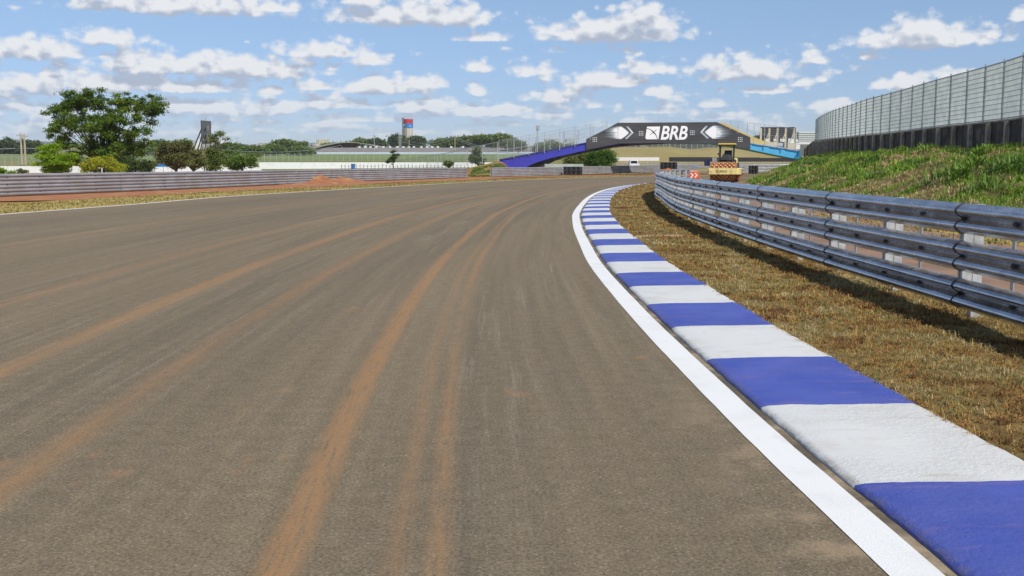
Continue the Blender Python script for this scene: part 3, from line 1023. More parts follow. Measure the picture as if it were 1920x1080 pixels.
# ------------------------------------------------------------ guardrails
def beam_section(mb, c, n, s0, s1, zc, h, zoff, off_, seg, bolt, side=1, thick=.004, mi=0, dp=1.0):
    """one W-beam between arc lengths s0, s1; c, n sampled with .25 m step"""
    prof = [(0, -.50), (.012, -.475), (.060, -.37), (.076, -.30), (.080, -.25), (.076, -.20), (.060, -.13), (.012, -.03), (0, 0), (.012, .03), (.060, .13), (.076, .20), (.080, .25), (.076, .30), (.060, .37), (.012, .475), (0, .50)]
    if seg <= 1:
        prof = [prof[i] for i in (0, 2, 4, 6, 8, 10, 12, 14, 16)]
    ss = np.linspace(s0, s1, seg + 1)
    L = np.arange(len(c)) * .25
    vs, fs = [], []
    m_ = len(prof)
    for s_ in ss:
        x = np.interp(s_, L, c[:, 0]); y = np.interp(s_, L, c[:, 1])
        nx = np.interp(s_, L, n[:, 0]) * side; ny = np.interp(s_, L, n[:, 1]) * side
        zo = np.interp(s_, L, zoff)
        for back in (0, 1):
            for (d, z) in prof:
                dd = d * dp + off_ - back * thick
                vs.append((x + nx * dd, y + ny * dd, zc + z * h + zo))
    for i in range(seg):
        for k in range(m_ - 1):
            a, b_ = i * 2 * m_ + k, (i + 1) * 2 * m_ + k
            fs.append((a, b_, b_ + 1, a + 1) if side > 0 else (a, a + 1, b_ + 1, b_))
            a += m_; b_ += m_
            fs.append((a, a + 1, b_ + 1, b_) if side > 0 else (a, b_, b_ + 1, a + 1))
        for k in (0, m_ - 1):
            a, b_ = i * 2 * m_ + k, (i + 1) * 2 * m_ + k
            fs.append((a, a + m_, b_ + m_, b_))
    for i in (0, seg):
        for k in range(m_ - 1):
            a = i * 2 * m_ + k
            fs.append((a, a + 1, a + 1 + m_, a + m_))
    mb.add(vs, fs, mi)
    if bolt:
        for s_ in np.arange(s0 + .06, s1, bolt):
            x = np.interp(s_, L, c[:, 0]); y = np.interp(s_, L, c[:, 1])
            nx = np.interp(s_, L, n[:, 0]) * side; ny = np.interp(s_, L, n[:, 1]) * side
            a = math.atan2(ny, nx) - math.pi / 2
            zo = np.interp(s_, L, zoff)
            big = abs(s_ - s0 - .06) < .01
            mb.box((x + nx * (off_ + .010), y + ny * (off_ + .010), zc + zo), (.07 if not big else .085, .012, .042 if not big else .055), a, 1)
            for q in (-.02, .02):
                mb.box((x + nx * (off_ + .022) - ny * q, y + ny * (off_ + .022) + nx * q, zc + zo), (.018, .012, .018), a, 1)


def guardrail(label, pts, matb, matp, group, zs=(.2725, .6275, .9825), h=.285, sec=4.0, seg=4, side=1, zo=None, bolt=1.0, lap=.10, strap=True, postw=.085, face=.08, name='guardrail', dp=1.0):
    c, s_ = catmull(pts, .25)
    c = smooth1(c, 2)
    n, t = normals(c)
    zoff = np.zeros(len(c)) if zo is None else np.interp(np.linspace(0, 1, len(c)), np.linspace(0, 1, len(zo)), zo)
    root = empty(name, (c[0][0], c[0][1], zoff[0]), label, 'guardrail', group)
    L = (len(c) - 1) * .25
    ns = int(L // sec)
    ends = [(i * sec, (i + 1) * sec) for i in range(ns)]
    if L - ns * sec > 1.2:
        ends.append((ns * sec, L))
        ns += 1
    for i in range(ns):
        for zc in zs:
            mb = MB()
            beam_section(mb, c, n, ends[i][0], ends[i][1] + (lap if i < ns - 1 else 0), zc, h, zoff, -face, seg, bolt, side, .004, 0, dp)
            # the lapped end lies over the next section
            if lap and seg > 2 and i < ns - 1:
                beam_section(mb, c, n, (i + 1) * sec + lap, (i + 1) * sec + lap + .016, zc, h + .012, zoff, -face + .010, 1, 0, side, .012, 1)
            mb.build('beam', [matb, M['dark']], root, smooth=False)
    Ls = np.arange(len(c)) * .25
    ztop = zs[-1] + h / 2
    for s2 in np.arange(.14, min(L, ns * sec + .2), 2.0):
        x = np.interp(s2, Ls, c[:, 0]); y = np.interp(s2, Ls, c[:, 1])
        nx = np.interp(s2, Ls, n[:, 0]) * side; ny = np.interp(s2, Ls, n[:, 1]) * side
        a = math.atan2(ny, nx) - math.pi / 2
        z0 = np.interp(s2, Ls, zoff)
        mb = MB()
        d_ = face + .012
        # spacer: channel of two flanges and a web, then the post behind it
        for zc in (zs[0] - .02, (zs[0] + zs[1]) / 2, (zs[-2] + zs[-1]) / 2, zs[-1] - .02):
            mb.box((x - nx * (d_ + .05), y - ny * (d_ + .05), z0 + zc), (postw * .8, .09, .12), a, 0)
            for q in (-.5, .5):
                mb.box((x - nx * (d_ + .005) - ny * q * postw * .9, y - ny * (d_ + .005) + nx * q * postw * .9, z0 + zc), (postw * .28, .02, .15), a, 0)
        mb.box((x - nx * (d_ + .145), y - ny * (d_ + .145), z0 + ztop / 2 - .2), (postw * .9, .09, ztop + .38), a, 0)
        mb.build('post', [matp], root)
    if strap:
        for s2 in np.arange(1.14, min(L, ns * sec), 2.0):
            x = np.interp(s2, Ls, c[:, 0]); y = np.interp(s2, Ls, c[:, 1])
            nx = np.interp(s2, Ls, n[:, 0]) * side; ny = np.interp(s2, Ls, n[:, 1]) * side
            a = math.atan2(ny, nx) - math.pi / 2
            z0 = np.interp(s2, Ls, zoff)
            mb = MB()
            mb.box((x - nx * (face + .02), y - ny * (face + .02), z0 + (zs[0] + zs[-1]) / 2), (.055, .008, zs[-1] - zs[0]), a, 0)
            mb.build('strap', [M['galv_lite']], root)
    return root


GR = 'triple beam steel guardrails round the track'
RP = [(4.36, -2.02), (4.28, 4), (4.21, 8.7), (4.17, 11), (4.13, 14), (4.14, 18), (4.22, 22), (4.34, 25.8), (4.56, 30), (5.0, 35), (5.53, 40.1), (6.12, 46.1), (7.3, 53), (9.2, 60), (10.55, 63.4)]
guardrail('shiny new three beam steel guardrail curving along the dry turf beside the kerb', RP, M['rail'], M['galv_white'], GR, seg=4)
guardrail('long dull guardrail along the red soil on the far left side of the track', [(-29.2, 31), (-26, 38.5), (-22.6, 47.2), (-19.6, 57.5), (-17.6, 65.5), (-15.3, 76.5), (-12.7, 86.7), (-8.2, 99), (-4.4, 110)], M['galv_far'], M['galv_far'], GR, seg=2, bolt=2.0, strap=False, side=-1, zs=(.20, .535, .87), h=.326, dp=.6)
guardrail('far guardrail in front of the blue foot of the bridge', [(-2.2, 115), (2.5, 123), (6.5, 130), (11.9, 140), (17, 148), (21.8, 156), (28, 162)], M['galv_far'], M['galv_lite'], GR, seg=1, bolt=2.0, strap=False, zo=[0, 0, .05, .12, .22, .30], side=-1, zs=(.20, .535, .87), h=.326, dp=.6)
guardrail('short distant guardrail seen to the right of the road roller', [(26.5, 128), (30, 131), (34.5, 133), (40, 134)], M['galv_lite'], M['galv_lite'], GR, seg=1, bolt=0, strap=False, zo=[.15, .35], side=-1)


# tyre walls: rows of stacked tyres
def tyre_wall(label, px0, px1, pyb, d, rows=4, mat=None, yaw=0.0):
    x0, x1 = X(px0, d), X(px1, d)
    zb = Z(pyb, d)
    root = empty('tyre_barrier', ((x0 + x1) / 2, d, zb), label, 'tyre barrier', 'dark tyre barriers by the far guardrails')
    n = max(3, int((x1 - x0) / .52))
    r = (x1 - x0) / n / 2
    for i in range(n):
        for j in range(2):
            prof = []
            for k in range(rows):
                z = k * .24
                prof += [(r * .86, z), (r, z + .05), (r, z + .19), (r * .86, z + .235)]
            mb = MB().lathe(prof, (x0 + r + i * 2 * r, d + j * 2 * r, zb), 12)
            mb.build('tyre_stack', mat or M['black'], root, smooth=False)
    mb = MB().box(((x0 + x1) / 2, d - r - .02, zb + rows * .12), (x1 - x0, .02, .06))
    mb.build('belt', M['dark'], root)
    return root


tyre_wall('black stacked tyre barrier in front of the far guardrail, below the blue span', 1057, 1092, 327.5, 128)
tyre_wall('dark stacked tyre barrier behind the small heap of red soil', 1239, 1270, 317, 150)
tyre_wall('dark tyre barrier at the foot of the grassy bank, right of the road roller', 1405, 1422, 326, 124)

# ------------------------------------------------------------ embankment, wall and fence on the right
WP = [(22, 35, 3.75, 2.4), (23.3, 45, 3.78, 2.45), (25.3, 56, 3.8, 2.5), (26.9, 69, 3.85, 2.55), (27.8, 75.5, 3.85, 2.57), (28.7, 83, 3.86, 2.6), (30.0, 92, 3.95, 2.65), (31.7, 101, 4.03, 2.7), (34.6, 116.5, 4.22, 2.8), (39, 136, 4.5, 3.0), (44, 156, 4.88, 3.2), (49.6, 177, 5.25, 3.4), (50.9, 188, 3.95, 3.1)]
WPb = [(20.8, 22, 3.7, 2.3), (20.4, 8, 3.6, 2.2), (20.2, -6, 3.6, 2.2)][::-1] + WP
WPb = [(x_, y_, zb_ - .17, zf_ - .50) for x_, y_, zb_, zf_ in WPb]
wc, wsl = catmull(WPb, .25)
wn, wt = normals(wc[:, :2])
TOE = [(9.6, -6), (9.4, 8), (9.8, 18), (11.0, 28), (12.9, 42), (14.9, 60), (17.6, 81), (23, 100), (31, 119), (37, 140), (42, 157), (47, 177)]
ys = np.arange(-5, 176, .6)
tx = np.interp(ys, [p[1] for p in TOE], [p[0] for p in TOE])
fx = np.interp(ys, wc[:, 1], wc[:, 0])
fz = np.interp(ys, wc[:, 1], wc[:, 3])
ts = np.linspace(-.04, 1.05, 44)


def bank_z(x, y):
    t_x = np.interp(y, ys, tx); f_x = np.interp(y, ys, fx); f_z = np.interp(y, ys, fz)
    t = np.clip((x - t_x) / (f_x - t_x), -.05, 1.05)
    z = f_z * (1 - (1 - np.clip(t, 0, 1)) ** 1.9) * np.where(t < 0, 0, 1)
    amp = np.clip(t * 5, 0, 1) * np.clip((1.02 - t) * 8, .3, 1)
    z = z + (fbm(x * .45, y * .45, 4) - .5) * .95 * amp + (fbm(x * 1.6 + 5, y * 1.6, 4) - .5) * .55 * amp
    return np.where(t < 0, -.08, z)


cols = [np.stack([tx + (fx - tx) * t, ys], 1) for t in ts]
ribbon('embankment', cols, list(ys), bank_z, M['bank'])
# level ground behind the retaining wall
cols = [np.stack([fx + .42 + q, ys], 1) for q in (0, 6, 30, 90)]
wz = np.interp(ys, wc[:, 1], wc[:, 2])
ribbon('upper_ground', cols, list(ys), lambda x, y: np.interp(y, ys, wz) - .08, M['mound'])

t_ = rng.random(230000)
yy = 14 + 108 * rng.random(230000) ** 1.25
xx = np.interp(yy, ys, tx) + (np.interp(yy, ys, fx) - np.interp(yy, ys, tx)) * t_
cl = fbm(xx * .33 + 3, yy * .33, 4) + (t_ - .5) * .10 + (rng.random(len(xx)) - .5) * .10
fine = fbm(xx * 1.5, yy * 1.5 + 7, 3)
bare = fbm(xx * .6 + 20, yy * .6, 4)
gsel = (cl + (fine - .5) * .35 > .485) & (bare < .60)
bp = np.stack([xx, yy, bank_z(xx, yy) - .02], 1)
gp = bp[gsel]
gh = (.10 + .22 * np.clip(fine[gsel] * 1.6 - .35, 0, 1)) * (1 + .35 * (rng.random(len(gp)) < .12))
blades('bank_grass', gp, gh, .010 + gp[:, 1] * .00042, pal(gp, [(.06, .11, .018), (.12, .22, .025), (.18, .30, .035), (.23, .34, .05), (.28, .30, .08)], 1.1, .25), 1.5, label='fresh green weeds and long grass clumps growing over the embankment slope')
dsel = (~gsel) & (rng.random(len(xx)) < .70) & (fbm(xx * 1.1 + 40, yy * 1.1, 4) > .40)
dp = bp[dsel]
blades('bank_straw', dp, .13, .012 + dp[:, 1] * .0004, pal(dp, [(.26, .17, .08), (.46, .33, .16), (.60, .48, .27), (.34, .28, .10), (.18, .22, .05)], .9, .3), 1.7, label='dry straw coloured cut grass lying in patches on the embankment slope')
# taller broad leaved weed clumps
nc = 620
tt = np.clip(rng.random(nc) ** .75, 0, .985)
yc = 18 + 92 * rng.random(nc) ** 1.3
xc = np.interp(yc, ys, tx) + (np.interp(yc, ys, fx) - np.interp(yc, ys, tx)) * tt
kc = fbm(xc * .22 + 60, yc * .22, 3) + .22 * tt > .64
xc, yc = xc[kc], yc[kc]
per = 110
rad = (.16 + .34 * rng.random(len(xc)) ** 2)
bx3 = np.repeat(xc, per) + rng.normal(size=len(xc) * per) * np.repeat(rad, per) * .8
by3 = np.repeat(yc, per) + rng.normal(size=len(xc) * per) * np.repeat(rad, per) * .8
wp = np.stack([bx3, by3, bank_z(bx3, by3) - .02], 1)
wcol = np.repeat(np.array([(.10, .19, .022), (.16, .27, .03), (.22, .33, .04), (.13, .22, .05)])[rng.integers(0, 4, len(xc))], per, axis=0) * (.6 + .8 * rng.random((len(wp), 1)))
blades('weed_clumps', wp, np.repeat(rad, per) * .95, .022 + wp[:, 1] * .0006, wcol, 1.5, label='taller bright green broad leaved weeds in clumps on the embankment slope')
# thin strip of weeds at the foot of the slope and on the service strip
n = 16000
y2 = 10 + 70 * rng.random(n)
x2 = np.interp(y2, ys, tx) - rng.random(n) ** 1.5 * 3.2
kp = fbm(x2, y2, 3) > .45
sp = np.stack([x2, y2, np.zeros(n)], 1)[kp]
blades('strip_grass', sp, .07, .03, pal(sp, [(.40, .30, .11), (.34, .28, .09), (.20, .20, .06)], .8), 1.2, label='thin yellow grass on the flat strip between service road and embankment')

# retaining wall
root = empty('retaining_wall', (25, 56, 2.5), 'dark grimy concrete retaining wall with pillars at the top of the green bank', 'wall')
i0 = int(np.searchsorted(wc[:, 1], -4))
idx = list(range(i0, len(wc), 4))
mb = MB()
vs, fs = [], []
for i in idx:
    x, y, zb, zf = wc[i]
    n_ = wn[i]
    for (dn, z) in ((0, zf - .5), (0, zb), (-.25, zb), (-.25, zf - .5)):
        vs.append((x + n_[0] * dn, y + n_[1] * dn, z))
for r in range(len(idx) - 1):
    for k in range(4):
        a, b_ = r * 4 + k, r * 4 + (k + 1) % 4
        fs.append((a, a + 4, b_ + 4, b_))
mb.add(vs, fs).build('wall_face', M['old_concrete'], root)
mb = MB()
vs, fs = [], []
for i in idx:
    x, y, zb, zf = wc[i]
    n_ = wn[i]
    for (dn, z) in ((.05, zb + .003), (.05, zb + .09), (-.28, zb + .09), (-.28, zb + .003)):
        vs.append((x + n_[0] * dn, y + n_[1] * dn, z))
for r in range(len(idx) - 1):
    for k in range(4):
        a, b_ = r * 4 + k, r * 4 + (k + 1) % 4
        fs.append((a, a + 4, b_ + 4, b_))
mb.add(vs, fs).build('coping', M['pillar'], root)
s56 = float(np.interp(57.4, wc[:, 1], wsl))
for k in range(-6, 45):
    s_ = s56 + k * 3.25
    if s_ < 4 or s_ > wsl[-1] - 1: continue
    x, y, zb, zf = [np.interp(s_, wsl, wc[:, q]) for q in range(4)]
    nx, ny = [np.interp(s_, wsl, wn[:, q]) for q in range(2)]
    a = math.atan2(ny, nx) - math.pi / 2
    MB().box((x + nx * .13, y + ny * .13, (zb + zf) / 2 - .27), (.34, .22, zb - zf + .5), a).build('pillar', M['pillar'], root, bevel=.015)

# welded bar fence on the wall
root = empty('fence', (25, 56, 3.8), 'tall grey welded bar fence standing on the dark retaining wall', 'fence')
proto_ok = {}
FH = 2.98
for k in range(-3, 38):
    sa, sb = s56 + (k - .5) * 3.25, s56 + (k + .5) * 3.25
    if sb > wsl[-1] - 11.5: break
    pa = [np.interp(sa, wsl, wc[:, q]) for q in range(3)]
    pb = [np.interp(sb, wsl, wc[:, q]) for q in range(3)]
    nx, ny = [np.interp((sa + sb) / 2, wsl, wn[:, q]) for q in range(2)]
    A = Vector(pa) + Vector((-nx * .1, -ny * .1, .10))
    Bv = Vector(pb) + Vector((-nx * .1, -ny * .1, .10))
    mb = MB().bar(A + Vector((nx, ny, 0)) * .05, A + Vector((nx, ny, 0)) * .05 + Vector((0, 0, FH + .12)), .08)
    mb.build('post', M['fence_post'], root)
    mb = MB()
    dirv = (Bv - A)
    for j in range(12):
        z = .06 + (FH - .08) * j / 11
        mb.bar(A + dirv * .02 + Vector((nx * .03, ny * .03, z)), A + dirv * .98 + Vector((nx * .03, ny * .03, z)), .05 if j in (0, 11) else .032, .055 if j in (0, 11) else .030, 1)
    nv = 52
    for j in range(nv):
        q = A + dirv * (.02 + .96 * j / (nv - 1))
        w_ = .0125
        dn = dirv.normalized() * .0045
        nn = Vector((nx, ny, 0)) * .013
        up_ = Vector((0, 0, FH))
        mb.add([q - dn, q + dn, q + dn + up_, q - dn + up_], [(0, 1, 2, 3)])
        mb.add([q - nn, q + nn, q + nn + up_, q - nn + up_], [(0, 1, 2, 3)])
    mb.build('mesh_panel', [M['fence_grey'], M['fence_post']], root)

# ------------------------------------------------------------ footbridge
BD, BW = 140.0, 4.2


def pz(px, py, d=BD):
    p = P(px, py, d)
    return (p.x, p.z)


root = empty('footbridge', (X(1250, BD), BD, 0), 'arched footbridge with blue left ramp, light blue right ramp and dark banner', 'bridge')
left = [(936, 300), (1018, 284.5), (1099, 268.5), (1165, 262), (1252, 261), (1252, 268.7), (1165, 270), (1135, 275.5), (1099, 282), (1062, 289.5), (1030, 297), (1008, 304), (994, 309.5), (987, 314), (987, 326), (958, 326), (940, 308)]
MB().prism([pz(*q) for q in left], BD, BD + BW).build('blue_span', M['blue'], root)
right = [(1252.3, 261), (1345, 262), (1407, 267.5), (1450, 274), (1500, 282), (1504, 300), (1488, 297), (1450, 289.5), (1407, 280.5), (1345, 270), (1252.3, 268.7)]
MB().prism([pz(*q) for q in right], BD, BD + BW).build('light_blue_span', M['cyan'], root)
soff = [(985, 313), (994, 309), (1008, 303.5), (1030, 296.5), (1062, 289), (1099, 281.5), (1135, 275), (1165, 269.5), (1252, 268)]
low = [(1252, 269), (1200, 271.5), (1165, 274.5), (1135, 279.5), (1099, 286.5), (1062, 295), (1040, 302), (1026, 309), (1020, 326), (985, 326)]
MB().prism([pz(*q) for q in soff + low], BD + .5, BD + BW - .3).build('shaded_soffit', M['old_concrete'], root)  # added dark prism: the arch underside's shade is put into its colour
# dark coping strips and clamps along the spans
mb = MB()
for a_, b_ in (((937, 299.6), (1018, 284)), ((1018, 284), (1099, 268))):
    A, Bq = P(*a_, BD), P(*b_, BD)
    mb.bar((A.x, BD - .06, A.z + .02), (Bq.x, BD - .06, Bq.z + .02), .12, .13)
mb.build('coping', M['blue_dk'], root)
mb = MB()
A, Bq = P(1408, 268.3, BD), P(1499, 282.6, BD)
mb.bar((A.x, BD - .05, A.z), (Bq.x, BD - .05, Bq.z), .10, .12)
mb.build('coping', M['pale_print'], root)
for px0, px1 in ((1411, 1431), (1443, 1463), (1473, 1496)):
    ya, yb = 267.5 + (px0 - 1407) * .1575 + 3, 267.5 + (px1 - 1407) * .1575 + 3
    A, Bq = P(px0, ya, BD), P(px1, yb, BD)
    MB().bar((A.x, BD - .04, A.z), (Bq.x, BD - .04, Bq.z), .07, .10).bar((Bq.x, BD - .04, Bq.z), (Bq.x, BD - .04, Bq.z - .5), .12, .07).build('bracket', M['tblue'], root)
# banner
BY = BD - .16
ban = [(1099, 261), (1138, 241.3), (1158, 230.2), (1250, 229.6), (1344, 228.8), (1407, 257.5), (1407, 279.8), (1345, 268.6), (1252, 268.3), (1160, 269), (1099, 281.3)]
bn_ = MB().prism([pz(q[0], q[1], BY) for q in ban], BY, BY + .09).build('banner', M['banner'], root)
BZ = BY - .006


def flat(polys, name, mat, parent, y=BZ, d=BY, dy=.004):
    mb = MB()
    for q, pl in enumerate(polys):
        mb.prism([pz(a, b_, d) for a, b_ in pl], y - dy, y)
    return mb.build(name, mat, parent)


# seams
flat([[(1158.3, 231), (1158.9, 231), (1158.9, 268), (1158.3, 268)]], 'seam', M['black'], bn_)
flat([[(1344.2, 230), (1344.8, 230), (1344.8, 268), (1344.2, 268)]], 'seam', M['black'], bn_)
rd = random.Random(4)
for sgn, tip, cy in ((1, 1178.5, 249.0), (-1, 1322.5, 248.0)):
    whites, pales = [], []
    N_ = 34
    for i in range(N_):
        h_ = -1 + 2 * (i + .5) / N_
        y0 = cy + h_ * 12.2
        e = tip - sgn * abs(h_) ** 1.25 * 15
        ln_ = (44 - abs(h_) ** 2 * 20 - (1 - abs(h_)) * 10) + rd.uniform(-5, 5)
        tail = tip - sgn * ln_
        th = 12.2 / N_ * 1.02
        whites.append([(tail, y0 + .1), (tail + sgn * 8, y0 - th), (e, y0 - th), (e, y0 + th), (tail + sgn * 8, y0 + th)])
        tl = tail - sgn * rd.uniform(3, 12)
        pales.append([(tl, y0 + .05), (tail + sgn * 9, y0 - th * .8), (tail + sgn * 9, y0 + th * .8)])
        pales.append([(e, y0 - th * .9), (e + sgn * rd.uniform(1, 3.5), y0), (e, y0 + th * .9)])
    gm = flat(whites, 'arrow_graphic', M['white_print'], bn_)
    flat(pales, 'arrow_streaks', M['pale_print'], bn_, y=BZ - .006)
    t2 = tip + sgn * 9.5
    chev = [[(t2 - sgn * 14, cy - 12), (t2 - sgn * 10, cy - 11.5), (t2, cy), (t2 - sgn * 4.5, cy)], [(t2 - sgn * 4.5, cy), (t2, cy), (t2 - sgn * 13, cy + 12), (t2 - sgn * 16, cy + 11)]]
    flat(chev, 'chevron', M['pale_print'], bn_)
    flat([[(t2 - sgn * 9, cy - 8.5), (t2 - sgn * 7.5, cy - 8.5), (t2 - .5 * sgn, cy), (t2 - sgn * 2.2, cy)]], 'chevron', M['white_print'], bn_, y=BZ - .006)
for (cx, cy) in ((1115.2, 261.6), (1202, 250), (1298.2, 248.8), (1388, 261.5)):
    flat([[(cx + i * 3.2 - .75, cy + j * 3.3 - .7), (cx + i * 3.2 + .75, cy + j * 3.3 - .7), (cx + i * 3.2 + .75, cy + j * 3.3 + .7), (cx + i * 3.2 - .75, cy + j * 3.3 + .7)] for i in (-1, 0, 1) for j in (-1, 0, 1)], 'dot_grid', M['white_print'], bn_)
# emblem: white slanted square cut by a curved stripe and a cross
em = flat([[(1213.0, 237.4), (1237.8, 237.2), (1234.6, 261.0), (1212.5, 261.2), (1210.0, 259.0)]], 'emblem', M['white_print'], bn_)
arc = []
for i in range(11):
    a = math.radians(88 - i * 8.2)
    arc.append((1208.5 + 24 * math.cos(a), 265.5 - 24.5 * math.sin(a)))
arc_o = [(x + .9, y - .9) for x, y in arc]
flat([[arc[i], arc[i + 1], arc_o[i + 1], arc_o[i]] for i in range(10)], 'emblem_stripe', M['banner'], em, y=BZ - .008)
flat([[(1230.5, 243.0), (1231.5, 243.6), (1219.5, 252.8), (1218.9, 252.0)], [(1221.0, 245.2), (1222.0, 244.6), (1230.0, 252.6), (1229.0, 253.2)]], 'emblem_cross', M['banner'], em, y=BZ - .008)


def text_mesh(txt, name, mat, parent, loc, size, shear=0.0, bold=0.0, extrude=.004, sx=1.0, spacing=1.0, wd=None):
    cu = bpy.data.curves.new(name, 'FONT')
    cu.body = txt
    cu.size = size
    cu.shear = shear
    cu.offset = bold
    cu.extrude = extrude
    cu.align_x = 'CENTER'
    cu.align_y = 'CENTER'
    cu.space_character = spacing
    tmp = bpy.data.objects.new('tmp_text', cu)
    COL.objects.link(tmp)
    bpy.context.view_layer.update()
    dg = bpy.context.evaluated_depsgraph_get()
    me = bpy.data.meshes.new_from_object(tmp.evaluated_get(dg))
    bpy.data.objects.remove(tmp)
    co = np.zeros(len(me.vertices) * 3, dtype=np.float32)
    me.vertices.foreach_get('co', co)
    co = co.reshape(-1, 3)
    ext = co.max(0) - co.min(0)
    mid = (co.max(0) + co.min(0)) / 2
    co = co - mid
    kx = (wd / ext[0]) if wd else sx
    o = wloc(parent)
    out = np.stack([co[:, 0] * kx + loc[0] - o.x, -co[:, 2] + loc[1] - o.y, co[:, 1] + loc[2] - o.z], 1)
    me.vertices.foreach_set('co', out.astype(np.float32).ravel())
    me.materials.clear()
    me.materials.append(mat)
    me.update()
    ob = bpy.data.objects.new(name, me)
    COL.objects.link(ob)
    ob.parent = parent
    return ob


p0 = P(1264, 249, BY)
text_mesh('BRB', 'lettering', M['white_print'], bn_, (p0.x, BZ - .004, p0.z), 2.42, shear=.22, bold=.055, wd=50 * BY / 2000, spacing=.98)
# yellow inner parapet at the right end, on the far side of the deck
yel = [(1347, 229.8), (1360, 231), (1378, 240), (1400, 251.5), (1421, 260), (1437, 266), (1437, 274), (1407, 268), (1380, 255)]
MB().prism([pz(q[0], q[1], BD + BW) for q in yel], BD + BW, BD + BW + .15).build('parapet', M['yellow_wall'], root)
# posts and wires
def bridge_posts(lst, y, wires=(1.0, .5), th=.07):
    tops = []
    for (px, pt, pb_) in lst:
        A, T = P(px, pb_, y), P(px, pt, y)
        MB().bar((A.x, y, A.z), (A.x, y, T.z), th).build('fence_post', M['galv_lite'], root)
        tops.append((A.x, y, T.z, A.z))
    for w_ in wires:
        mb = MB()
        for a, b_ in zip(tops[:-1], tops[1:]):
            mb.bar((a[0], y, a[3] + (a[2] - a[3]) * w_), (b_[0], y, b_[3] + (b_[2] - b_[3]) * w_), .03)
        mb.build('wire', M['galv_lite'], root)
    mb = MB()
    for a, b_ in zip(tops[:-1], tops[1:]):
        mb.add([(a[0], y, a[3]), (b_[0], y, b_[3]), (b_[0], y, b_[2]), (a[0], y, a[2])], [(0, 1, 2, 3)])
    mb.build('fence_mesh', M['chain_thin'], root)


bridge_posts([(935.6, 262.8, 299), (963.8, 258, 297), (991.9, 253.5, 291.6), (1020.5, 248.2, 287), (1049.2, 243, 281.5), (1077.8, 237.5, 275.5), (1107, 233.4, 262), (1138, 228, 243)], BD - .14)
bridge_posts([(951, 263, 297), (978, 261, 293), (1004.5, 257, 288), (1031.5, 252.5, 284), (1058, 247.5, 278), (1084.8, 243.5, 273), (1112, 239, 270)], BD + BW)
bridge_posts([(1369, 226, 243), (1383.3, 227.8, 249.5), (1401, 229.4, 254), (1413.4, 231, 268), (1433, 233, 271), (1457.6, 236.5, 275.5), (1474, 239, 278), (1491, 242, 280.5)], BD - .14)
# abutment
MB().box((X(1057, 139), 139, .75), (X(1093, 139) - X(1021, 139), 1.6, 1.3)).build('abutment', surf('pale_green_concrete', (.44, .50, .45), (.36, .42, .38), 1, .8), root)

# ------------------------------------------------------------ chain link fence climbing to the bridge
root = empty('fence', (X(932, 139), 139, 1), 'pale chain link fence stepping up the soil bank to the left end of the bridge', 'fence')
FP = [(933, 266.6, 301, 139.3), (904.5, 272, 306, 150), (876, 277, 309.5, 162), (849, 285, 312.5, 176), (820.3, 289.7, 314, 196), (792, 294, 314, 222), (762, 298.5, 313.5, 262), (735, 302.5, 312.5, 330)]
for (px, pt, pb_, d) in FP:
    A, T = P(px, pb_ + 2, d), P(px, pt, d)
    MB().bar((A.x, d, A.z), (A.x, d, T.z), .09).build('post', M['galv_lite'], root)
mb, mm = MB(), MB()
for a, b_ in zip(FP[:-1], FP[1:]):
    A0, T0, A1, T1 = P(a[0], a[2], a[3]), P(a[0], a[1], a[3]), P(b_[0], b_[2], b_[3]), P(b_[0], b_[1], b_[3])
    mb.bar(T0, T1, .08)
    mm.add([A0, A1, T1, T0], [(0, 1, 2, 3)])
mb.build('top_rail', M['galv_lite'], root)
mm.build('chain_link', M['chain'], root)

# soil bank under that fence
bx = np.linspace(X(845, 130), X(972, 130), 36)
by = np.linspace(119, 142, 34)
BX, BYg = np.meshgrid(bx, by)


def rampz(x, y):
    px = 960 + x / y * 2000
    ridge = np.interp(px, [845, 870, 935, 945, 970], [.15, .75, 1.80, 1.55, -.1])
    t = np.clip((y - 119.5) / 19.5, 0, 1)
    edge = np.clip((px - 850) / 25, 0, 1)
    return -.03 + np.maximum(0, ridge) * (t ** 1.1) * edge + (fbm(x * .9, y * .9, 4) - .5) * .25 * t * (y < 139)


ribbon('soil_bank', [np.stack([BX[:, j], BYg[:, j]], 1) for j in range(len(bx))], list(by), rampz, groundmat('bank_soil', green=(.1, .2, .04)))
n = 9000
gx_ = X(883, 128) + rng.random(n) * (X(960, 128) - X(883, 128)); gy_ = 120 + rng.random(n) * 15
kp = fbm(gx_ * .7 + 2, gy_ * .3, 3) + rng.random(n) * .15 > .52
q_ = np.stack([gx_, gy_, rampz(gx_, gy_)], 1)[kp]
blades('bank_grass', q_, .16, .09, pal(q_, [(.10, .17, .03), (.16, .22, .05), (.25, .24, .08)], .8), .8, label='green grass patch in the gap between the two far guardrails')


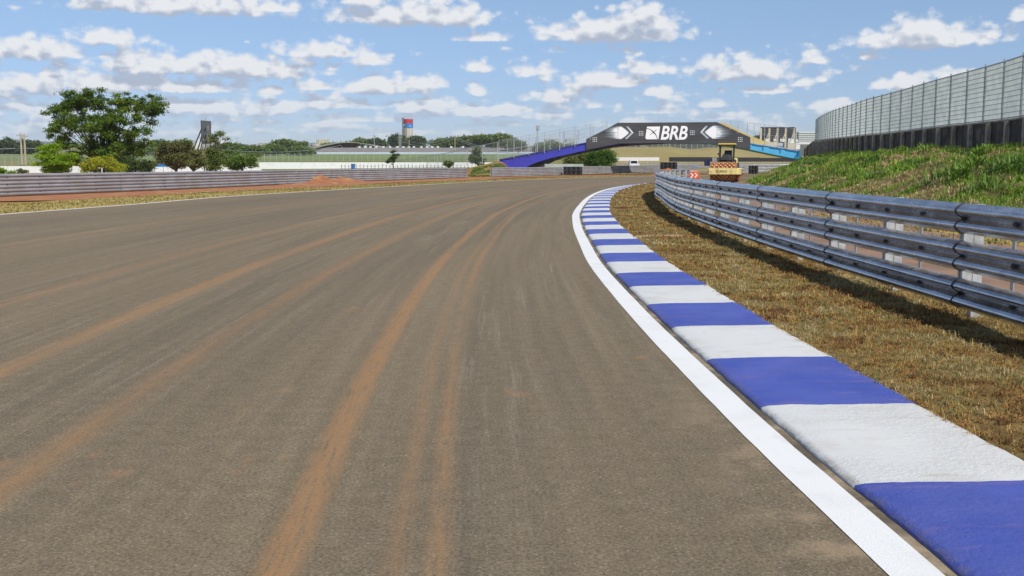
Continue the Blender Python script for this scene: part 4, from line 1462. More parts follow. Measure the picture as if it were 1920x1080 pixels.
# ------------------------------------------------------------ soil heaps
def heap(label, pts, seed, group='heaps of loose red soil'):
    """pts: (x, y, r, h) bumps"""
    xs_ = [p[0] for p in pts]; ys_ = [p[1] for p in pts]; rr = max(p[2] for p in pts)
    x = np.linspace(min(xs_) - rr, max(xs_) + rr, 90)
    y = np.linspace(min(ys_) - rr, max(ys_) + rr, 40)
    A, Bq = np.meshgrid(x, y)
    z = np.full(A.shape, -.06)
    for (cx, cy, r, h) in pts:
        d = np.sqrt((A - cx) ** 2 + (Bq - cy) ** 2) / r
        z = np.maximum(z, h * np.clip(1 - d, 0, 1) ** 1.1 * 1.15 - .06)
    z = z + (fbm(A * 1.7 + seed, Bq * 1.7, 4) - .5) * .35 * np.clip(z * 3 + .2, 0, 1)
    c = np.array([np.mean(xs_), np.mean(ys_)])
    idx = np.arange(A.size).reshape(A.shape)
    q = np.stack([idx[:-1, :-1], idx[:-1, 1:], idx[1:, 1:], idx[1:, :-1]], -1).reshape(-1, 4)
    ob = np_mesh('soil_heap', np.stack([A - c[0], Bq - c[1], z], -1).reshape(-1, 3), q, M['soil'], smooth=True)
    ob.location = (c[0], c[1], 0)
    return tag(ob, label, 'soil heap', group)


heap('long low heap of red soil piled against the left guardrail', [(X(590, 80), 80.5, 3.2, .62), (X(565, 79), 79, 2.8, .34), (X(612, 82), 82, 2.4, .38), (X(640, 84), 84, 2.8, .42), (X(658, 85), 85, 2.2, .26), (X(535, 77), 77, 2.4, .25), (X(500, 74), 74.5, 2.6, .18)], 3)
heap('small heap of orange soil in front of the dark stacked tyres', [(X(1252, 138), 138, 1.9, .85), (X(1240, 136), 136, 1.6, .5), (X(1266, 138), 139, 1.8, .55)], 9)
# red soil apron along the foot of the left rail
lr, _ = catmull([(-29.2, 31), (-26, 38.5), (-22.6, 47.2), (-19.6, 57.5), (-17.6, 65.5), (-15.3, 76.5), (-12.7, 86.7), (-8.2, 99), (-4.4, 110), (0, 118), (6, 126), (13, 136)], .5)
lrn, _ = normals(lr)
j1 = fbm(np.arange(len(lr)) * .09, np.zeros(len(lr)), 3) * 3.2
ribbon('soil_strip', [lr - lrn * (2.6 + j1 * 1.3)[:, None], lr - lrn * 1.0, lr + lrn * .9] , list(range(len(lr))), .012, M['soil'])

# ------------------------------------------------------------ trees and bushes
def foliage(lobes, clumps, leaves, rc, ls, palette, seed, flat=.55, up=.5):
    """lobes: (cx,cy,cz,rx,ry,rz). returns verts, faces, cols, clump centres"""
    r = np.random.default_rng(seed)
    vol = np.array([a[3] * a[4] * a[5] for a in lobes]) ** .75
    pick = r.choice(len(lobes), clumps, p=vol / vol.sum())
    L = np.array(lobes)[pick]
    d = r.normal(size=(clumps, 3))
    d /= np.linalg.norm(d, axis=1)[:, None]
    rad = r.random(clumps)[:, None] ** .38
    cc_ = L[:, :3] + d * rad * L[:, 3:6]
    crc = rc * (.55 + .9 * r.random(clumps))
    wgt = crc ** 2
    li_ = r.choice(clumps, leaves, p=wgt / wgt.sum())
    off_ = r.normal(size=(leaves, 3)) * .5
    off_[:, 2] *= flat
    c = cc_[li_] + off_ * crc[li_][:, None]
    # normals biased upward
    nrm = r.normal(size=(leaves, 3))
    nrm[:, 2] = np.abs(nrm[:, 2]) + up
    nrm /= np.linalg.norm(nrm, axis=1)[:, None]
    a = np.cross(nrm, r.normal(size=(leaves, 3)))
    a /= np.linalg.norm(a, axis=1)[:, None] + 1e-6
    b = np.cross(nrm, a)
    s_ = (ls * (.55 + .9 * r.random(leaves)))[:, None]
    V = np.stack([c - a * s_, c - b * s_ * .45 + nrm * s_ * .1, c + a * s_, c + b * s_ * .45 + nrm * s_ * .1], 1).reshape(-1, 3)
    Fq = np.arange(leaves * 4).reshape(-1, 4)
    P_ = np.array(palette)
    tone = r.random(clumps)[li_] * .65 + r.random(leaves) * .35
    k = tone * (len(P_) - 1)
    i = np.floor(k).astype(int)
    f = (k - i)[:, None]
    C = (P_[i] * (1 - f) + P_[np.minimum(i + 1, len(P_) - 1)] * f) * (1 + (r.random((leaves, 1)) - .5) * .3)
    return V, Fq, np.repeat(C, 4, axis=0), cc_


def plant(name, label, cat, base, lobes, clumps, leaves, rc, ls, palette, seed, trunk=.2, group=None, flat=.55, limbs=14, crown='crown', fork=.35, barkm=None):
    root = empty(name, base, label, cat, group)
    bx_, by_, bz_ = base
    V, Fq, C, cc_ = foliage(lobes, clumps, leaves, rc, ls, palette, seed, flat)
    np_mesh(crown, V, Fq, M['leaf'], cols=C, parent=root)
    r = random.Random(seed)
    top = Vector((np.mean(cc_[:, 0]), np.mean(cc_[:, 1]), np.mean(cc_[:, 2])))
    b0 = Vector(base)
    f_ = b0.lerp(top, fork)
    f_.x = b0.x * .7 + f_.x * .3
    mb = MB()
    mb.tube([b0 - Vector((0, 0, .2)), b0.lerp(f_, .5) + Vector((r.uniform(-.1, .1), 0, 0)) * trunk * 3, f_], [trunk * 1.3, trunk, trunk * .8], 7)
    order = list(range(len(cc_)))
    r.shuffle(order)
    for q in order[:limbs]:
        e = Vector(cc_[q])
        m_ = f_.lerp(e, .5) + Vector((r.uniform(-1, 1), r.uniform(-1, 1), r.uniform(-.2, .8))) * trunk * 1.5
        mb.tube([f_, f_.lerp(m_, .6), m_, e], [trunk * .6, trunk * .42, trunk * .3, trunk * .10], 5)
    mb.build('trunk', barkm or M['bark'], root)
    return root


def pxl(d, lst, dep=.8):
    """lobes from photo outlines: (px, py, rx, ry[, dy]) at distance d"""
    out = []
    for q in lst:
        px, py, rx, ry = q[:4]
        p = P(px, py, d)
        k_ = d / 2000
        out.append((p.x, p.y + (q[4] if len(q) > 4 else 0), p.z, rx * k_, rx * k_ * dep, ry * k_))
    return out


G_MAIN = [(.05, .095, .014), (.10, .17, .02), (.155, .235, .028), (.23, .30, .04)]
G_DARK = [(.05, .075, .024), (.085, .12, .034), (.12, .16, .045)]
G_BRIGHT = [(.17, .29, .014), (.27, .40, .02), (.38, .50, .035)]
G_YEL = [(.20, .27, .02), (.33, .38, .03), (.44, .43, .04), (.48, .38, .04)]
G_DRY = [(.13, .16, .05), (.22, .20, .085), (.16, .23, .05), (.27, .25, .11)]
G_FAR = [(.10, .15, .035), (.155, .21, .045), (.21, .27, .06)]

TG = 'trees and bushes behind the left guardrail'
d = 80
plant('broadleaf_tree', 'large spreading green tree, the tallest, behind the left guardrail', 'tree', (X(195, d), d, 0),
      pxl(d, [(140, 190, 38, 22), (185, 186, 45, 20), (232, 196, 42, 22), (275, 205, 30, 24, 1), (284, 192, 22, 16), (150, 270, 34, 22, -2), (200, 278, 40, 24, -2), (235, 285, 32, 20, -2), (150, 232, 40, 20, -2), (210, 240, 40, 22, -2), (140, 305, 20, 12), (178, 308, 30, 14, 1), (225, 308, 30, 12, -1), (120, 215, 34, 18), (178, 220, 50, 28), (245, 232, 48, 28, -1), (135, 250, 40, 22, -1), (195, 258, 50, 28), (250, 262, 36, 24), (110, 262, 24, 14), (160, 290, 40, 24), (215, 292, 45, 26, 1), (255, 290, 26, 22), (92, 243, 18, 6), (96, 214, 14, 5), (290, 190, 14, 14), (262, 278, 30, 14), (118, 175, 20, 7)], .75),
      330, 62000, .36, .078, G_MAIN, 11, trunk=.13, group=TG, limbs=60, flat=.55, fork=.30)
d = 74
plant('small_tree', 'bright lime green small tree at the left foot of the large tree', 'tree', (X(104, d), d, 0),
      pxl(d, [(100, 278, 22, 12), (92, 295, 26, 9), (118, 290, 20, 12), (102, 308, 34, 9), (98, 320, 28, 8), (120, 308, 18, 12)], .8),
      95, 22000, .32, .06, G_BRIGHT, 12, trunk=.07, group=TG, flat=.3)
d = 72
plant('bush', 'yellow green bush in front of the large tree', 'bush', (X(190, d), d, 0),
      pxl(d, [(188, 310, 36, 14), (168, 318, 20, 9), (212, 316, 22, 12), (190, 300, 20, 8)], .8), 60, 11000, .26, .055, G_YEL, 13, trunk=.05, group=TG, flat=.6)
d = 76
plant('bush', 'dark dull green bush at the right foot of the large tree', 'bush', (X(260, d), d, 0),
      pxl(d, [(245, 306, 20, 20), (272, 312, 20, 14), (255, 318, 30, 9)], .8), 60, 10000, .28, .055, G_DARK, 14, trunk=.05, group=TG, flat=.7)
d = 60
plant('bush', 'low green weed bush above the guardrail at the left edge', 'bush', (X(10, d), d, 0),
      pxl(d, [(6, 322, 14, 6), (-12, 320, 20, 8), (20, 326, 10, 4)], .8), 30, 3000, .18, .05, G_BRIGHT[:2], 15, trunk=.03, group=TG)
plant('bush', 'small brownish weed poking above the guardrail near the twin poles', 'bush', (X(36, d), d, 0),
      pxl(d, [(36, 322, 6, 7), (42, 322, 8, 3)], .8), 14, 900, .12, .045, G_DRY, 16, trunk=.02, group=TG)
d = 108
plant('sparse_tree', 'sparse brownish tree with grey limbs, left of the billboard', 'tree', (X(330, d), d, 0),
      pxl(d, [(318, 272, 26, 12), (345, 270, 22, 10), (312, 290, 20, 16), (338, 295, 26, 18), (350, 275, 14, 8), (305, 305, 12, 8)], .8), 120, 11000, .42, .09, G_DRY[:3] + [(.05, .075, .025)], 17, trunk=.17, group=TG, limbs=80, fork=.3)
plant('sparse_tree', 'low brown scrubby tree directly behind the billboard braces', 'tree', (X(362, 112), 112, 0),
      pxl(112, [(362, 290, 20, 16), (372, 303, 18, 12), (350, 308, 18, 8)], .8), 80, 6500, .40, .09, G_DRY, 18, trunk=.12, group=TG, limbs=40)
plant('sparse_tree', 'upright mid green tree just right of the billboard', 'tree', (X(404, 118), 118, 0),
      pxl(118, [(403, 262, 8, 8), (400, 278, 11, 12), (404, 296, 16, 14), (412, 252, 12, 3), (424, 261, 8, 2.5), (400, 310, 16, 8)], .8), 90, 8500, .42, .09, G_FAR, 19, trunk=.12, group=TG, limbs=30)
plant('palm_bush', 'rounded light green palm like bush right of the billboard', 'bush', (X(455, 140), 140, 0),
      pxl(140, [(456, 303, 22, 11), (440, 308, 14, 8), (470, 308, 12, 8)], .8), 70, 9000, .45, .13, [(.07, .13, .02), (.12, .20, .025), (.18, .26, .03)], 20, trunk=.10, group=TG)
plant('bush', 'pale scrub behind the palm like bush', 'bush', (X(440, 190), 190, .4),
      pxl(190, [(430, 292, 30, 10), (400, 300, 30, 8), (470, 296, 20, 7)], .6), 60, 6000, .7, .17, G_FAR, 21, trunk=.08, group=TG)
plant('sapling', 'lone dark green sapling standing on the white wall line', 'tree', (X(737, 190), 190, .4),
      pxl(190, [(736, 296, 8, 6), (738, 287, 4, 4), (732, 302, 9, 4), (745, 290, 5, 2)], .8), 40, 3000, .32, .12, G_DARK + G_FAR[:1], 22, trunk=.06, group=TG)
plant('small_tree', 'grey green small tree behind the chain link fence', 'tree', (X(897, 170), 170, .2),
      pxl(170, [(896, 282, 12, 8), (893, 295, 12, 10), (902, 303, 10, 6)], .8), 45, 3500, .42, .13, G_DRY[1:3] + G_FAR, 23, trunk=.08, group=TG)
plant('bush', 'pale bush at the foot of the chain link fence', 'bush', (X(842, 172), 172, .2),
      pxl(172, [(842, 306, 9, 6)], .8), 16, 1200, .3, .12, G_FAR, 24, trunk=.04, group=TG)
d = 152
plant('round_bush', 'dense bright green bush under the blue half of the bridge', 'bush', (X(1125, d), d, 0),
      pxl(d, [(1127, 298, 26, 17), (1115, 303, 20, 12), (1138, 303, 18, 12)], .8), 110, 20000, .55, .11, [(.06, .13, .014), (.10, .20, .02), (.16, .28, .03)], 25, trunk=.12, group='bushes under the bridge', flat=.8)
plant('round_bush', 'olive grey low bush left of the bright bush under the bridge', 'bush', (X(1082, 156), 156, 0),
      pxl(156, [(1082, 300, 22, 9), (1095, 296, 16, 9), (1068, 304, 12, 5)], .8), 70, 9000, .5, .11, G_DRY[1:] + G_FAR[1:], 26, trunk=.10, group='bushes under the bridge')
# background trees
FG = 'trees on the skyline'
far = [
    (16, 272, 30, 14, 560, 'dark tree belt at the far left edge, left of the twin poles', 1), (60, 274, 24, 12, 560, 'dark tree belt right of the twin poles', 1),
    (255, 275, 26, 10, 520, 'dark trees seen behind the right side of the large tree', 1), (290, 272, 14, 8, 520, 'dark green tree below the white sign box', 1),
    (300, 283, 30, 6, 480, 'low green scrub between the large tree and the sparse tree', 0),
    (430, 276, 26, 8, 470, 'green shrubs behind and right of the billboard', 0), (475, 281, 28, 6, 470, 'low green hedge line left of the long low building', 0),
    (538, 270, 34, 7, 520, 'flat topped umbrella tree left of the pavilion roof', 0), (515, 279, 30, 7, 500, 'low green trees under the umbrella tree', 0), (565, 283, 26, 6, 500, 'green bushes by the pavilion pillar', 0),
    (625, 274, 40, 5, 640, 'trees showing under the curved pavilion roof', 0), (677, 266, 12, 4, 760, 'small round tree behind the pavilion roof', 0),
    (710, 269, 14, 9, 660, 'round dark tree left of the water tower', 1), (746, 263, 17, 11, 680, 'bushy tree touching the left of the water tower', 1), (785, 266, 16, 10, 660, 'tree touching the right of the water tower', 1),
    (830, 268, 28, 9, 620, 'wide tree between the water tower and the utility pole', 0), (880, 264, 36, 10, 620, 'wide flat topped tree right of the utility pole', 0), (925, 262, 42, 11, 610, 'tallest flat topped tree behind the chain link fence', 0),
    (968, 270, 24, 9, 560, 'tree right of the tallest flat topped tree', 0), (1030, 276, 34, 9, 480, 'low trees seen through the bridge railings', 0), (1075, 281, 30, 7, 480, 'low trees behind the blue bridge ramp', 0),
    (1180, 268, 36, 9, 420, 'green trees behind the mound, under the banner left end', 0), (1240, 270, 40, 10, 420, 'green trees behind the mound, under the banner middle', 0), (1305, 270, 36, 9, 420, 'green trees behind the mound, under the banner right end', 1), (1368, 271, 36, 10, 420, 'green trees behind the mound, by the light blue ramp', 0),
    (1424, 262, 12, 6, 420, 'small dark tree beside the grandstand back', 1),
]
for q, (cx, cy, rx, ry, d, lab, dk) in enumerate(far):
    r = random.Random(q)
    lb = [(cx, cy + 1, rx * .7, ry * .9)] + [(cx + r.uniform(-.7, .7) * rx, cy + r.uniform(-.15, .5) * ry, rx * r.uniform(.25, .45), ry * r.uniform(.45, .75)) for _ in range(7)]
    nl = int(1500 + rx * ry * 22)
    plant('skyline_tree', lab, 'tree', (X(cx, d), d, float(HG(d))), pxl(d, lb, .5), int(26 + rx * ry / 5), nl, d * .0033, d * .00125, G_DARK + [(.05, .085, .028)] if dk else G_FAR, 100 + q, trunk=d * .0006, group=FG, flat=.6, limbs=6)

# ------------------------------------------------------------ far structures
def pbox(mb, px0, px1, pt, pb_, d, dep=None, m=0):
    a, b_ = P(px0, pt, d), P(px1, pb_, d)
    dep = dep or (b_.x - a.x)
    mb.box(((a.x + b_.x) / 2, d + dep / 2, (a.z + b_.z) / 2), (b_.x - a.x, dep, a.z - b_.z), 0, m)
    return mb


def thing_at(name, label, cat, px, d, group=None, z=None):
    return empty(name, (X(px, d), d, float(HG(d)) if z is None else z), label, cat, group)


# white barrier walls
root = thing_at('barrier_wall', 'long low white wall behind the big tree and left bushes', 'wall', 240, 160)
mb = MB()
A, Bq, Cc = P(-120, 324, 156), P(200, 324, 162), P(490, 321.5, 172)
for a, b_ in ((A, Bq), (Bq, Cc)):
    mb.bar((a.x, a.y, .5), (b_.x, b_.y, .5), .25, 1.15)
mb.build('wall_panel', M['white'], root)
root = thing_at('barrier_wall', 'long low white wall in front of the fenced green field', 'wall', 700, 200)
mb = MB()
A, Bq, Cc = P(470, 315, 196), P(700, 314, 205), P(968, 310, 215)
for a, b_ in ((A, Bq), (Bq, Cc)):
    mb.bar((a.x, a.y, .92), (b_.x, b_.y, .92), .25, 1.5)
mb.build('wall_panel', M['white'], root)
# blue panel on the left wall, blue cabin
root = thing_at('advertising_board', 'low dark blue board on the white wall under the sparse tree', 'board', 306, 154)
mb = MB(); pbox(mb, 288, 324, 307.5, 313, 154, .1); mb.build('board', M['tblue'], root)
mb = MB()
for px in (290, 306, 322): pbox(mb, px - .5, px + .5, 311, 325, 154.3, .08)
mb.build('post', M['dark'], root)
root = thing_at('portable_toilet', 'narrow blue portable toilet against the long white wall', 'toilet', 661, 184)
mb = MB(); pbox(mb, 658, 664.8, 308, 318.6, 184, .9); mb.build('cabin', M['tblue'], root, bevel=.03)
mb = MB(); pbox(mb, 657.6, 665.2, 306, 308, 183.9, 1.1); mb.build('roof', M['paleblue'], root, bevel=.05)
mb = MB(); pbox(mb, 659.2, 663.6, 309, 318, 183.9, .05); mb.build('door', M['tblue'], root)
# small dark fence in front of the white wall
root = thing_at('fence', 'thin dark wire fence standing in front of the white wall, right half', 'fence', 800, 178)
mb = MB()
pr = None
for i, px in enumerate(np.arange(640, 935, 7.0)):
    d = 176 + (px - 640) * .02
    a, b_ = P(px, 308.5 + .5 * math.sin(i), d), P(px, 318, d)
    MB().bar((a.x, d, b_.z), (a.x, d, a.z), .07).build('post', M['dark'], root)
    if pr: mb.bar(pr, (a.x, d, a.z - .25), .025).bar((pr[0], pr[1], pr[2] - .4), (a.x, d, a.z - .65), .025)
    pr = (a.x, d, a.z - .25)
mb.build('wire', M['dark'], root)


def mesh_fence(label, px0, px1, step, pt, pb_, d, mat='chain', nm='fence', pm='galv_lite', w_=.11):
    root = thing_at(nm, label, 'fence', (px0 + px1) / 2, d)
    n_ = 0
    xs_ = np.arange(px0, px1 + .1, step)
    for px in xs_:
        a, b_ = P(px, pt, d), P(px, pb_, d)
        MB().bar((a.x, d, b_.z), (a.x, d, a.z), w_).build('post', M[pm], root)
    a, b_ = P(px0, pt + .8, d), P(px1, pb_, d)
    MB().bar((a.x, d, a.z), (b_.x, d, a.z), w_ * .6).build('top_rail', M[pm], root)
    MB().add([(a.x, d + .05, b_.z), (b_.x, d + .05, b_.z), (b_.x, d + .05, a.z), (a.x, d + .05, a.z)], [(0, 1, 2, 3)]).build('chain_link', M[mat], root)
    return root


mesh_fence('long grey chain link fence round the green field, left of the bridge', 450, 985, 11.4, 288.2, 303, 300)
mesh_fence('grey chain link fence across the brown field at the far left edge', -30, 100, 12.8, 292.5, 310, 240)
mesh_fence('faint chain link fence behind the large tree and the sparse tree', 150, 445, 12, 289, 303, 305)
mesh_fence('grey chain link fence along the top of the mound under the banner', 1150, 1420, 10.5, 266, 282.5, 262, mat='chain_dense')

# fields and tracks in the distance (sheets following the ground)
def sheet(name, pxl0, pxr0, d0, pxl1, pxr1, d1, mat, lift=.02, n=8):
    vs, fs = [], []
    for i in range(n + 1):
        d = d0 + (d1 - d0) * i / n
        a = (pxl0 + (pxl1 - pxl0) * i / n - 960) / 2000 * d
        b_ = (pxr0 + (pxr1 - pxr0) * i / n - 960) / 2000 * d
        for k_ in range(9):
            vs.append((a + (b_ - a) * k_ / 8, d, float(HG(d)) + lift))
    for i in range(n):
        for k_ in range(8):
            q = i * 9 + k_
            fs.append((q, q + 1, q + 10, q + 9))
    o = MB().add(vs, fs).build(name, mat)
    o['kind'] = 'structure'
    return o


sheet('soil_track', -200, 1000, 206, -200, 1000, 343, groundmat('field_edge_soil', nearsoil=True), .03)
sheet('green_field', -300, 1150, 345, -300, 1120, 560, M['field'], .05)
sheet('distant_track', 1000, 1700, 205, 1000, 1700, 228, M['farasphalt'], .03)
sheet('distant_track', 1090, 1700, 158, 1000, 1700, 168, M['farasphalt'], .03)
sheet('soil_track', 1150, 1600, 228.5, 1150, 1600, 234, M['soil'], .04)
sheet('grass_strip', 1060, 1500, 170, 1060, 1500, 203, M['mound'], .02)

# dry grass mound with the fence on top
mx = np.linspace(X(1120, 262), X(1560, 262), 60)
my = np.linspace(234, 300, 24)
MX, MY = np.meshgrid(mx, my)


def moundz(x, y):
    px = 960 + x / y * 2000
    top = np.interp(px, [1120, 1150, 1165, 1250, 1290, 1330, 1370, 1400, 1450, 1500, 1540], [279, 278, 277, 275.5, 281, 277, 277.5, 282, 288, 294, 300])
    zt = 1.5 + (306 - top) / 2000 * 262
    t = np.clip((y - 236) / 26, 0, 1)
    return HG(y) - .02 + (zt - HG(262)) * (t * t * (3 - 2 * t)) + (fbm(x * .2, y * .2, 3) - .5) * .25 * t


ribbon('mound', [np.stack([MX[:, j], MY[:, j]], 1) for j in range(len(mx))], list(my), moundz, M['mound'])
# white wall and dark barrier at the foot of the mound
root = thing_at('barrier_wall', 'short white wall at the foot of the dry mound, right of the bright bush', 'wall', 1195, 232)
mb = MB(); pbox(mb, 1150, 1236, 295, 301.5, 232, .3); mb.build('wall_panel', M['white'], root)
root = thing_at('barrier_wall', 'long black barrier at the foot of the dry mound behind the road roller', 'wall', 1370, 232)
mb = MB()
for a_, b_ in ((1255, 1334), (1334.6, 1425), (1426.2, 1520)): pbox(mb, a_, b_, 294.6 + (a_ - 1255) * .008, 303.2, 232, .5)
mb.build('barrier_panel', M['black'], root, bevel=.03)
mesh_fence('low light railing beside the distant track under the banner', 1150, 1480, 8, 304.3, 310.5, 200, mat='chain_dense', w_=.08)

# long low building with roof vents, pavilion
root = thing_at('long_building', 'long low building with a grey brown roof and white vents beyond the green field', 'building', 780, 560)
mb = MB()
a, b_ = P(596, 285.3, 560), P(1000, 289.5, 560)
mb.box(((a.x + b_.x) / 2, 563.8, (a.z + b_.z) / 2 - .6), (b_.x - a.x, 15, a.z - b_.z + 1.2))
mb.build('wall', M['paleblue'], root)
r0, r1 = P(588, 283.8, 557), P(1004, 277, 557)
mb = MB()
za, zb_ = r0.z, P(0, 276.6, 575).z
mb.add([(r0.x, 557, za), (r1.x, 557, za), (r1.x, 578, zb_), (r0.x + 3, 578, zb_), (r0.x, 557, za - .4), (r1.x, 557, za - .4), (r1.x, 578, zb_ - .4), (r0.x + 3, 578, zb_ - .4)],
       [(0, 1, 2, 3), (7, 6, 5, 4), (0, 4, 5, 1), (1, 5, 6, 2), (2, 6, 7, 3), (3, 7, 4, 0)])
mb.build('roof', M['roofgrey'], root)
for px in (674, 685, 694.5, 705.6, 718.8, 731, 745, 756, 767, 776, 790, 801, 810, 821, 846, 868, 890):
    mb = MB(); pbox(mb, px - 2, px + 2, 274.2, 277.0, 577, 1.5); mb.build('roof_vent', M['white'], root)
mb = MB(); pbox(mb, 586, 594, 279, 289, 562, 3); mb.build('end_wall', M['dark'], root)
root = thing_at('pavilion', 'open pavilion with a long pale curved roof and red brown trusses', 'building', 640, 610)
prof_ = [(556, 279.5), (575, 277), (590, 275.5), (612, 271), (635, 267.5), (650, 266.6), (668, 267), (690, 270), (715, 275.5), (735, 280)]
low_ = [(735, 281), (715, 276.8), (690, 271.4), (668, 268.2), (650, 267.8), (635, 269), (612, 273.4), (590, 279.5), (575, 280), (556, 280.5)]
MB().prism([pz(a_, b_, 610) for a_, b_ in prof_ + low_], 606, 640).build('roof', M['rooflite'], root)
MB().prism([pz(a_, b_, 612) for a_, b_ in [(636, 268.5), (650, 267.8), (666, 268.2), (672, 272), (668, 276), (642, 276), (634, 272)]], 612, 613).build('truss', M['redbrown'], root)
for px in (583.5, 641, 669):
    mb = MB(); pbox(mb, px - 1, px + 1, 274 if px > 600 else 278.5, 290, 608, 1.2); mb.build('pillar', M['beige'], root)
root = thing_at('apartment_block', 'small beige block on the skyline above the pavilion roof', 'building', 603, 900)
mb = MB(); pbox(mb, 592.5, 599.5, 261.5, 280, 900, 8); pbox(mb, 600, 613.5, 261, 280, 902, 8); mb.build('wall', M['beige'], root)
mb = MB()
for r_ in range(3):
    for px in (594, 597, 602, 605, 608, 611): pbox(mb, px - .4, px + .4, 263 + r_ * 2.6, 264.3 + r_ * 2.6, 899.8, .3)
mb.build('window', M['glass'], root)

# water tower
root = thing_at('water_tower', 'tall concrete water tower with red and blue painted top bands', 'tower', 765, 700)
tx0, tz0 = X(766.3, 700), float(HG(700))
R_ = 3.05
zt = Z(223.5, 700)
zr, zbl = Z(231.6, 700), Z(240.2, 700)
MB().lathe([(R_, tz0 - 1), (R_, zbl)], (tx0, 700, 0), 28).build('shaft', surf('tower_concrete', (.62, .58, .48), (.50, .47, .40), .25, .85, stretch=(1, 1, .15)), root, smooth=False)
MB().lathe([(R_ + .04, zbl + .003), (R_ + .04, zr)], (tx0, 700, 0), 28).build('blue_band', M['tblue'], root)
MB().lathe([(R_ + .04, zr + .003), (R_ + .04, zt)], (tx0, 700, 0), 28).build('red_band', M['red'], root)
mb = MB().box((tx0 - R_ - .35, 699.6, (zt + tz0) / 2 + .5), (1.1, 2.2, zt - tz0 + 1)); mb.build('dark_side_box', surf('dark_side_grey', (.16, .15, .15), (.24, .23, .22), .2, .85), root)  # dark grey box up the left side of the tower
mb = MB().box((tx0 - .9, 700 - R_ - .12, (zbl + tz0) / 2), (.35, .3, zbl - tz0)); mb.build('pipe', M['concrete'], root)
mb = MB().bar((tx0 - R_ - .3, 699, zt + .5), (tx0 - R_ - .3, 699, zt + 1.7), .25); mb.build('mast', M['white'], root)
mb = MB()
for (px, py) in ((758, 234.5), (769, 236)): pbox(mb, px - .8, px + .8, py - 1, py + 1, 696.2, .1)
mb.build('emblem', M['white'], root)


# poles, masts and wires
def pole(label, px, pt, pb_, d, th=.16, arms=(), mat='galv_lite', head=False, name='utility_pole', cat='pole', group='poles and lamp posts on the skyline'):
    a, b_ = P(px, pt, d), P(px, pb_, d)
    root = empty(name, (a.x, d, b_.z), label, cat, group)
    MB().tube([(a.x, d, b_.z - .5), (a.x, d, a.z)], [th, th * .7], 6).build('shaft', M[mat], root)
    for (dz, hw) in arms:
        MB().bar((a.x - hw, d, a.z - dz), (a.x + hw, d, a.z - dz), th * .7).build('crossarm', M[mat], root)
    if head:
        MB().box((a.x + .1, d, a.z - .4), (.85, .6, 1.3)).build('lamp_head', M['galv_lite'], root, bevel=.1)
    return root


pole('left pole of the twin wooden poles at the far left', 38.3, 250, 303.5, 230, .24, ((.4, .9),), 'wood')
pole('right pole of the twin wooden poles at the far left', 45.2, 252, 303.5, 232, .26, ((.4, .9),), 'wood')
pole('tall lamp mast with a boxy head seen through the bridge railings', 1007.5, 236, 290, 260, .16, (), 'galv_lite', True, 'light_mast', 'lamp mast')
pole('slim utility pole right of the water tower, before the flat topped trees', 852.8, 252.5, 282, 330, .16, ((.5, .8),), 'wood')
pole('left post of the twin lattice poles beside the water tower', 748.2, 249, 281, 500, .22, ((.6, 1.3), (2, 1.0)), 'galv_lite')
pole('right post of the twin lattice poles beside the water tower', 751.4, 251, 281, 500, .22, ((1.6, 1.0),), 'galv_lite')
pole('thin pole with crossarm left of the round dark tree', 701.6, 250.5, 284, 560, .20, ((1.0, 1.7),), 'galv_lite')
pole('faint distant pole above the pavilion', 676, 257, 275, 900, .22, ((.3, 2.2),), 'galv_lite')
pole('faint distant pole right of the billboard', 444, 256, 272, 900, .22, ((1.5, 1.8),), 'galv_lite')
pole('white flagpole right of the large tree', 272, 243, 268, 480, .28, (), 'white')
pole('thin post in front of the water tower foot', 767, 262, 279, 520, .2, (), 'wood')
pole('short lamp post near the top of the blue ramp', 1057.5, 246, 286, 190, .08, ((0.05, .3),), 'galv_lite', name='lamp_post', cat='lamp post')
pole('second short lamp post, just left of the banner', 1081.5, 253, 286, 200, .08, ((0.05, .3),), 'galv_lite', name='lamp_post', cat='lamp post')


def wires(label, pts, th=.05):
    root = empty('power_line', tuple(pts[0][0]), label, 'power line', 'power lines on the left')
    for a, b_, sag in pts:
        a, b_ = Vector(a), Vector(b_)
        ps = []
        for i in range(9):
            t = i / 8
            p_ = a.lerp(b_, t); p_.z -= sag * 4 * t * (1 - t)
            ps.append(p_)
        MB().tube(ps, th, 4).build('wire', M['galv_lite'], root)


wires('sagging power wires between the utility pole and the bridge fence', [(P(748, 257, 500), P(852.8, 256, 330), 2.5), (P(748, 262, 500), P(852.8, 259.5, 330), 2.5), (P(852.8, 256, 330), P(985, 282, 210), 1.2), (P(852.8, 259.5, 330), P(985, 288, 210), 1.2)], .05)
wires('power wires crossing in front of the dark tree belt at far left', [(P(-60, 277.5, 232), P(45, 277.5, 232), .2), (P(45, 277.5, 232), P(420, 281, 300), 1), (P(420, 281, 300), P(640, 272, 420), 1.5), (P(-60, 289, 232), P(45, 289, 232), .2)], .06)

# billboard: big board seen at an angle on posts, with raking braces
root = thing_at('billboard', 'tall dark grey billboard on slim posts with raking steel braces behind', 'billboard', 386, 118, z=0.0)
d0_, d1_ = 118, 121.6
A, Bq = P(377.6, 225.6, d0_), P(395.8, 227.2, d1_)
A2, B2 = P(379.2, 270.2, d0_), P(396.2, 270.2, d1_)
dn = Vector((-.12, .10, 0))
vs = [A2, B2, Bq, A, A2 + dn, B2 + dn, Bq + dn, A + dn]
MB().add(vs, [(0, 1, 2, 3), (7, 6, 5, 4), (0, 4, 5, 1), (1, 5, 6, 2), (2, 6, 7, 3), (3, 7, 4, 0)]).build('board', M['signgrey'], root)


def onboard(u, v, o_=.02):
    p_ = (A2.lerp(B2, u)).lerp(A.lerp(Bq, u), v)
    return p_ - Vector((-.12, .10, 0)) * (o_ / .15)


